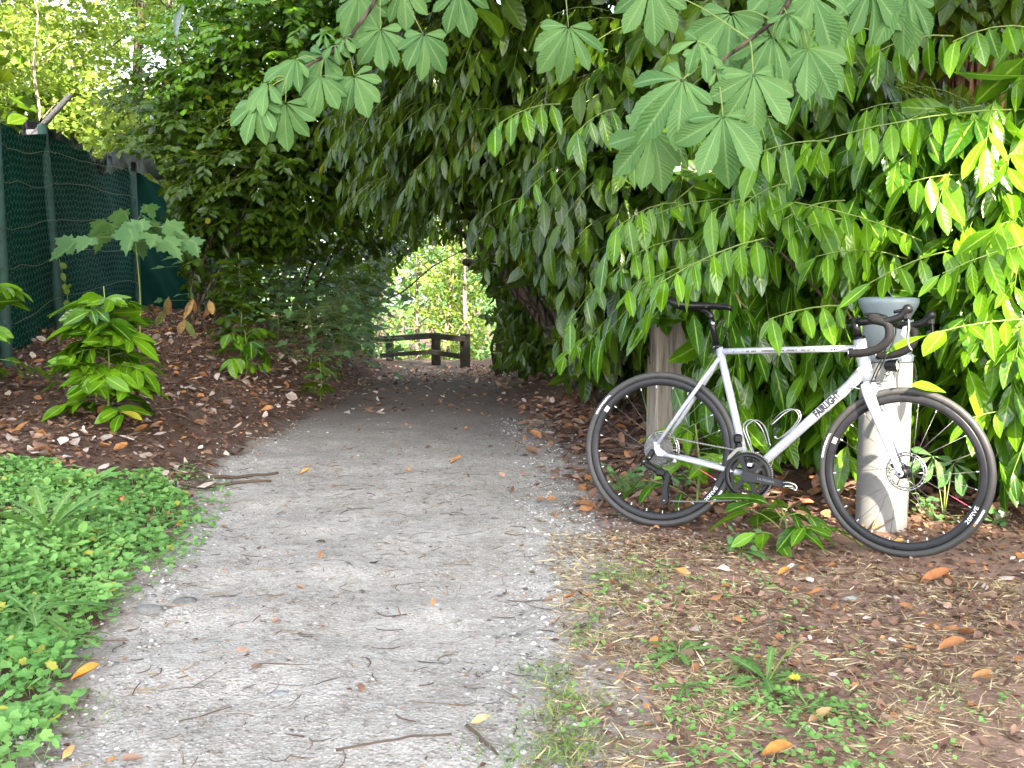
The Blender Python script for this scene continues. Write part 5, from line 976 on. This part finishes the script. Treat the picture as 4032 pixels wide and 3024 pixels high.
wl = lambda x, y: sm(-.15, .5, path_edges(y)[0]-x); wr_ = lambda x, y: sm(-.1, .6, x-path_edges(y)[1])
m = MB()
litter(m, scat(24000, -5.2, -1.1, 4.0, 13, wl), .016, .055, BR, (32, 28, 16, 4, 3, 5)); litter(m, scat(1500, -4.8, -1.4, 4.6, 12, wl), .05, .11, BR, (0, 5, 15, 45, 12, 8), .03)
litter(m, scat(9000, -4.2, 1.6, 8.5, 25.5, lambda x, y: .35+.65*np.maximum(wl(x, y), wr_(x, y))), .035, .09, BR, (20, 30, 25, 14, 6, 6), .03)
litter(m, scat(5500, -.3, 2.6, 4.6, 9.5, wr_), .04, .11, BR, (25, 25, 16, 3, 5, 12), .03)
setp(m.build('leaf_litter', M['litter']), 'brown fallen leaves covering the banks and the tunnel floor', 'fallen leaves', kind='stuff')
m = MB(); wn = lambda x, y: wr_(x, y)*(.35+.65*vnoise(x*2, y*2, 31))*sm(1.6, 3.2, y)+.10*wr_(x, y)
litter(m, scat(15000, .05, 3.4, 1.8, 4.9, wn), .010, .038, BR, (34, 30, 14, 3, 1, 9), .012, wr=(.2, .5)); litter(m, scat(420, .1, 3.4, 2.2, 4.9, wn), .03, .075, BR, (0, 20, 20, 12, 14, 18), .02)
litter(m, scat(160, -1.6, .8, 2.0, 8, lambda x, y: 1+0*x), .02, .05, BR, (10, 10, 10, 3, 9, 10), .012)
litter(m, scat(6000, -1.9, .6, 1.9, 8, lambda x, y: .35+0*x), .006, .016, BR, (25, 25, 14, 4, 2, 6), .008, wr=(.15, .4))
setp(m.build('bark_mulch', M['litter']), 'reddish brown mulch chips and leaf scraps under and before the bicycle', 'mulch', kind='stuff')
# gravel
def icos():
    p = (1+5**.5)/2; v = nz(np.array([(-1, p, 0), (1, p, 0), (-1, -p, 0), (1, -p, 0), (0, -1, p), (0, 1, p), (0, -1, -p), (0, 1, -p), (p, 0, -1), (p, 0, 1), (-p, 0, -1), (-p, 0, 1)]))
    return v, np.array([(0, 11, 5), (0, 5, 1), (0, 1, 7), (0, 7, 10), (0, 10, 11), (1, 5, 9), (5, 11, 4), (11, 10, 2), (10, 7, 6), (7, 1, 8), (3, 9, 4), (3, 4, 2), (3, 2, 6), (3, 6, 8), (3, 8, 9), (4, 9, 5), (2, 4, 11), (6, 2, 10), (8, 6, 7), (9, 8, 1)])
IV, IF_ = icos()
def stones(mb, c, r, C):
    n = len(c); s = r[:, None, None]*(IV[None]*R_.uniform(.6, 1.25, (n, 1, 3))+R_.normal(0, .13, (n, 12, 3)))*[1, 1, .62]; a = R_.uniform(0, 6.28, n); ca, sa = np.cos(a)[:, None], np.sin(a)[:, None]
    s = np.stack([s[..., 0]*ca-s[..., 1]*sa, s[..., 0]*sa+s[..., 1]*ca, s[..., 2]], -1); mb.add((c[:, None]+s).reshape(-1, 3), [(IF_[None]+(np.arange(n)*12)[:, None, None]).reshape(-1, 3)], C=np.repeat(C, 12, 0))
m = MB(); c = scat(46000, -2.0, .9, 1.7, 8.5, lambda x, y: pathw(x, y)*(.25+.9*vnoise(x*2.2, y*2.2, 41)*sm(9, 3, y))+.22*sm(-.5, .2, x)*sm(.9, .3, x)); n = len(c); r = np.where(R_.random(n) < .2, R_.uniform(.005, .012, n), R_.uniform(.0018, .006, n))
stones(m, c, r, np.clip(R_.normal(.30, .15, (n, 1)), .07, .66)*np.array([1, .95, .89])); setp(m.build('gravel', M['stone']), 'loose pale grey gravel stones on the path', 'gravel', kind='stuff')
m = MB(); n = 900; c = scat(n*2, -1.6, .9, 1.75, 6, lambda x, y: .5+0*x)[:n]; n = len(c); a = R_.uniform(0, 6.28, n); L = R_.gamma(2, .022, n)+.02; t = np.linspace(-.5, .5, 5)[None]; bnd = R_.normal(0, .18, n)[:, None]*L[:, None]*(t*t*4); x = c[:, :1]+np.cos(a)[:, None]*t*L[:, None]-np.sin(a)[:, None]*bnd; y = c[:, 1:2]+np.sin(a)[:, None]*t*L[:, None]+np.cos(a)[:, None]*bnd
tubes(m, np.stack([x, y, gz(x, y)+.004+R_.uniform(0, .005, (n, 1))], -1), np.broadcast_to(R_.uniform(.0007, .002, n)[:, None]*np.array([1, 1, .9, .8, .6]), (n, 5)), 4, np.array([(.10, .06, .045), (.16, .095, .06), (.30, .21, .13), (.07, .05, .04)])[R_.integers(0, 4, n)]); setp(m.build('twig_litter', M['litter']), 'thin dead twigs scattered over the gravel path', 'twigs', kind='stuff')
# single sticks, stones and leaves one can point at
for (a, b, r, lb) in (((452, 1037), (600, 1028), .011, 'dark cut stick on the left path edge, upper of two'), ((385, 1052), (585, 1046), .010, 'long dark stick on the left path edge, lower of two'), ((1008, 1575), (1075, 1640), .004, 'reddish twig on the gravel at the bottom, right of centre'), ((725, 1628), (975, 1600), .0035, 'long thin twig lying across the gravel at the bottom'), ((385, 1570), (500, 1532), .003, 'thin curved twig at the lower left of the gravel')):
    A_, B_ = G(*a), G(*b); o = root('fallen_stick', lb, 'stick', A_, 'sticks lying on the path'); m = MB(); t = np.linspace(0, 1, 7)[:, None]; q = A_*(1-t)+B_*t; q[1:-1] += R_.normal(0, .05, (5, 3))*np.linalg.norm(B_-A_)*.3*[1, 1, 0]; q[:, 2] = gz(q[:, 0], q[:, 1])+r*.8+.003
    tube(m, smooth_line(q, 4), np.linspace(r, r*.75, 25), 8); m.build('stick_body', M['twig'], o); m = MB(); ex = nz(q[0]-q[1])*.002; tube(m, [q[0]+ex*.2, q[0]+ex*1.6], r*.8, 8); m.build('cut_end', M['strawm'], o)
for u, v, w, c, lb in ((1480, 1240, .022, (.55, .53, .5), 'white stone on the mulch in front of the crankset'), (1840, 1296, .030, (.30, .32, .29), 'grey green stone in front of the front wheel'), (400, 1303, .045, (.13, .125, .12), 'rounded grey stone at the left of the gravel'), (325, 1320, .05, (.16, .155, .145), 'flat pale stone beside the rounded grey one'), (735, 1412, .026, (.2, .2, .17), 'greenish pebble in the middle of the gravel'), (790, 1444, .03, (.22, .21, .195), 'pale stone below the greenish pebble'), (820, 1420, .03, (.18, .185, .18), 'grey stone right of the greenish pebble'), (610, 1505, .035, (.24, .24, .24), 'long white stone sunk in the gravel'), (935, 1545, .02, (.5, .49, .46), 'small white stone near the bottom of the gravel')):
    c0 = G(u, v); s = MB(); k = 2; th = np.linspace(0, math.pi, 9); rr = R_.uniform(.85, 1.15, (9, 14)); ph = np.arange(14)*2*math.pi/14; V = np.stack([np.sin(th)[:, None]*np.cos(ph)*rr*w, np.sin(th)[:, None]*np.sin(ph)*rr*w*.75, np.cos(th)[:, None]*rr*w*.36], -1).reshape(-1, 3)
    i = np.arange(8)[:, None]*14; j = np.arange(14)[None]; s.add(V+c0+[0, 0, w*.06], [np.stack([i+j, i+14+j, i+14+(j+1) % 14, i+(j+1) % 14], -1).reshape(-1, 4)], C=c); setp(s.build('stone', M['stone']), lb, 'stone', 'larger stones on the ground')
GL = 'single fallen leaves lying on the ground'
for u, v, L, c, lb in ((188, 1476, .085, (.62, .25, .04), 'curled orange leaf on gravel beside the green herbs'), (2055, 1415, .09, (.46, .20, .08), 'large curled brown leaf at the right of the soil'), (1770, 1570, .07, (.50, .32, .15), 'tan curled leaf among the clover seedlings'), (1680, 1648, .08, (.55, .24, .06), 'orange brown leaf at the bottom edge'), (1042, 1577, .06, (.66, .46, .22), 'pale yellow leaf on the gravel near the bottom'), (660, 1030, .075, (.60, .30, .06), 'yellow orange leaf on the path right of the sticks'), (985, 1005, .09, (.42, .2, .09), 'brown leaf on the path in the middle distance'), (1232, 1305, .06, (.5, .17, .06), 'rusty red leaf where gravel meets soil'), (1692, 1248, .06, (.55, .24, .05), 'orange leaf in front of the gap between the wheels'), (1765, 1295, .06, (.5, .24, .1), 'rust brown leaf left of the grey green stone'), (415, 1083, .06, (.35, .05, .04), 'dark red leaf right of the green herbs'), (340, 930, .1, (.40, .18, .08), 'brown leaf on the mulch below the young laurel'), (2020, 1265, .12, (.46, .18, .07), 'long rusty leaf in front of the front tyre'), (1905, 1150, .14, (.42, .20, .11), 'long brown leaf at the foot of the bollard'), (1935, 1190, .08, (.60, .40, .14), 'yellow leaf inside the bottom of the front wheel'), (2120, 1478, .06, (.52, .26, .1), 'folded orange leaf far right on the soil')):
    c0 = G(u, v); s = MB(); a = R_.uniform(-.6, .6); leaves(s, LAUREL, [c0+[-L*.5*math.cos(a), -L*.5*math.sin(a), .016]], [(math.cos(a), math.sin(a), .05)], [(R_.normal(0, .3), -.45, 1.)], L*.9, L*.2, -.45, R_.uniform(.8, 1.4), C=np.array([c])*.8); setp(s.build('fallen_leaf', M['litter']), lb, 'leaf', GL)

# ------------------------------------------------------------------ unseen leaf screens added along the sun rays, with holes left for sun spots
SOFT = []
SPOTS = [(P(2040, 310, 4.5), .20), (P(2215, 610, 4.4), .12), (P(1130, 260, 7.7), .35), (P(960, 200, 8.2), .35), (P(1420, 590, 4.0), .06), (np.array(BX@Vector((.84, 0, .76))), .11), (np.array(BX@Vector((1.24, 0, .52))), .16), (P(2150, 275, 4.4), .22), (P(2185, 930, 4.4), .16), (P(2120, 860, 4.3), .12), (P(560, 232, 4.8), .02),  (P(2230, 400, 4.6), .15), (P(1100, 460, 8.0), .2), (P(1230, 480, 7), .15), (P(1250, 770, 7), .16)]
n = 23000; tg = np.stack([R_.uniform(-7.5, 6, n), R_.uniform(-1.5, 12.5, n), R_.random(n)], -1); tg[:, 2] *= np.where(tg[:, 1] > 7.5, np.where(tg[:, 0] < -1, np.where(tg[:, 0] < -3.4, 2.6, 1.1), 3.0), 3.4); k = 4200; tg = np.concatenate([tg, np.stack([R_.uniform(-6, -3.4, 1500), R_.uniform(11, 19, 1500), R_.uniform(.5, 2.7, 1500)], -1), np.stack([R_.uniform(-5, 1.5, k), R_.uniform(15.5, 27.2, k), R_.uniform(-1, 1.0, k)], -1)]); n += k+1500; pos = tg+SUN*R_.uniform(20, 26, n)[:, None]; ev = (tg[:, 0] > -3.4) & (tg[:, 0] < -1) & (tg[:, 1] > 9)
keep = ~(ev & (R_.random(n) < .6))
for c, r in SPOTS:
    q = pos-c; q = q-(q@SUN)[:, None]*SUN; keep &= np.linalg.norm(q, axis=1) > r+.27
for c, r in SOFT:
    q = pos-c; q = q-(q@SUN)[:, None]*SUN; keep &= (np.linalg.norm(q, axis=1) > r+.2*R_.random(n)) | (R_.random(n) < .45)
pos = pos[keep]; lat = nz(np.cross(SUN, [0, 0, 1.])); key = pos@lat; qs = np.quantile(key, [0, 1/3, 2/3, 1.])
for k, lb in enumerate(('tall leafy tree behind the viewpoint, nearest to the fence side', 'tall leafy tree behind the viewpoint, middle one', 'tall leafy tree behind the viewpoint, nearest to the open side')):
    s = pos[(key >= qs[k]) & (key <= qs[k+1])]; c = s.mean(0); o, f = plant('sun_screen_tree', lb, 'tree', (c[0]-.5, c[1]-.5), 'tall trees behind the viewpoint'); m = MB(); tube(m, smooth_line([f-[0, 0, .3], f*.5+c*.5, c], 5), np.linspace(.26, .12, 11), 12); m.build('trunk', M['bark'], o)
    m = MB(); leaves(m, OVAL_LO, s, R_.normal(size=s.shape)-[0, 0, .3], R_.normal(size=s.shape)*.7+[0, 0, 1], R_.uniform(.35, .55, len(s)), R_.uniform(.14, .21, len(s)), .15, .2); m.build('crown', M['maple'], o)
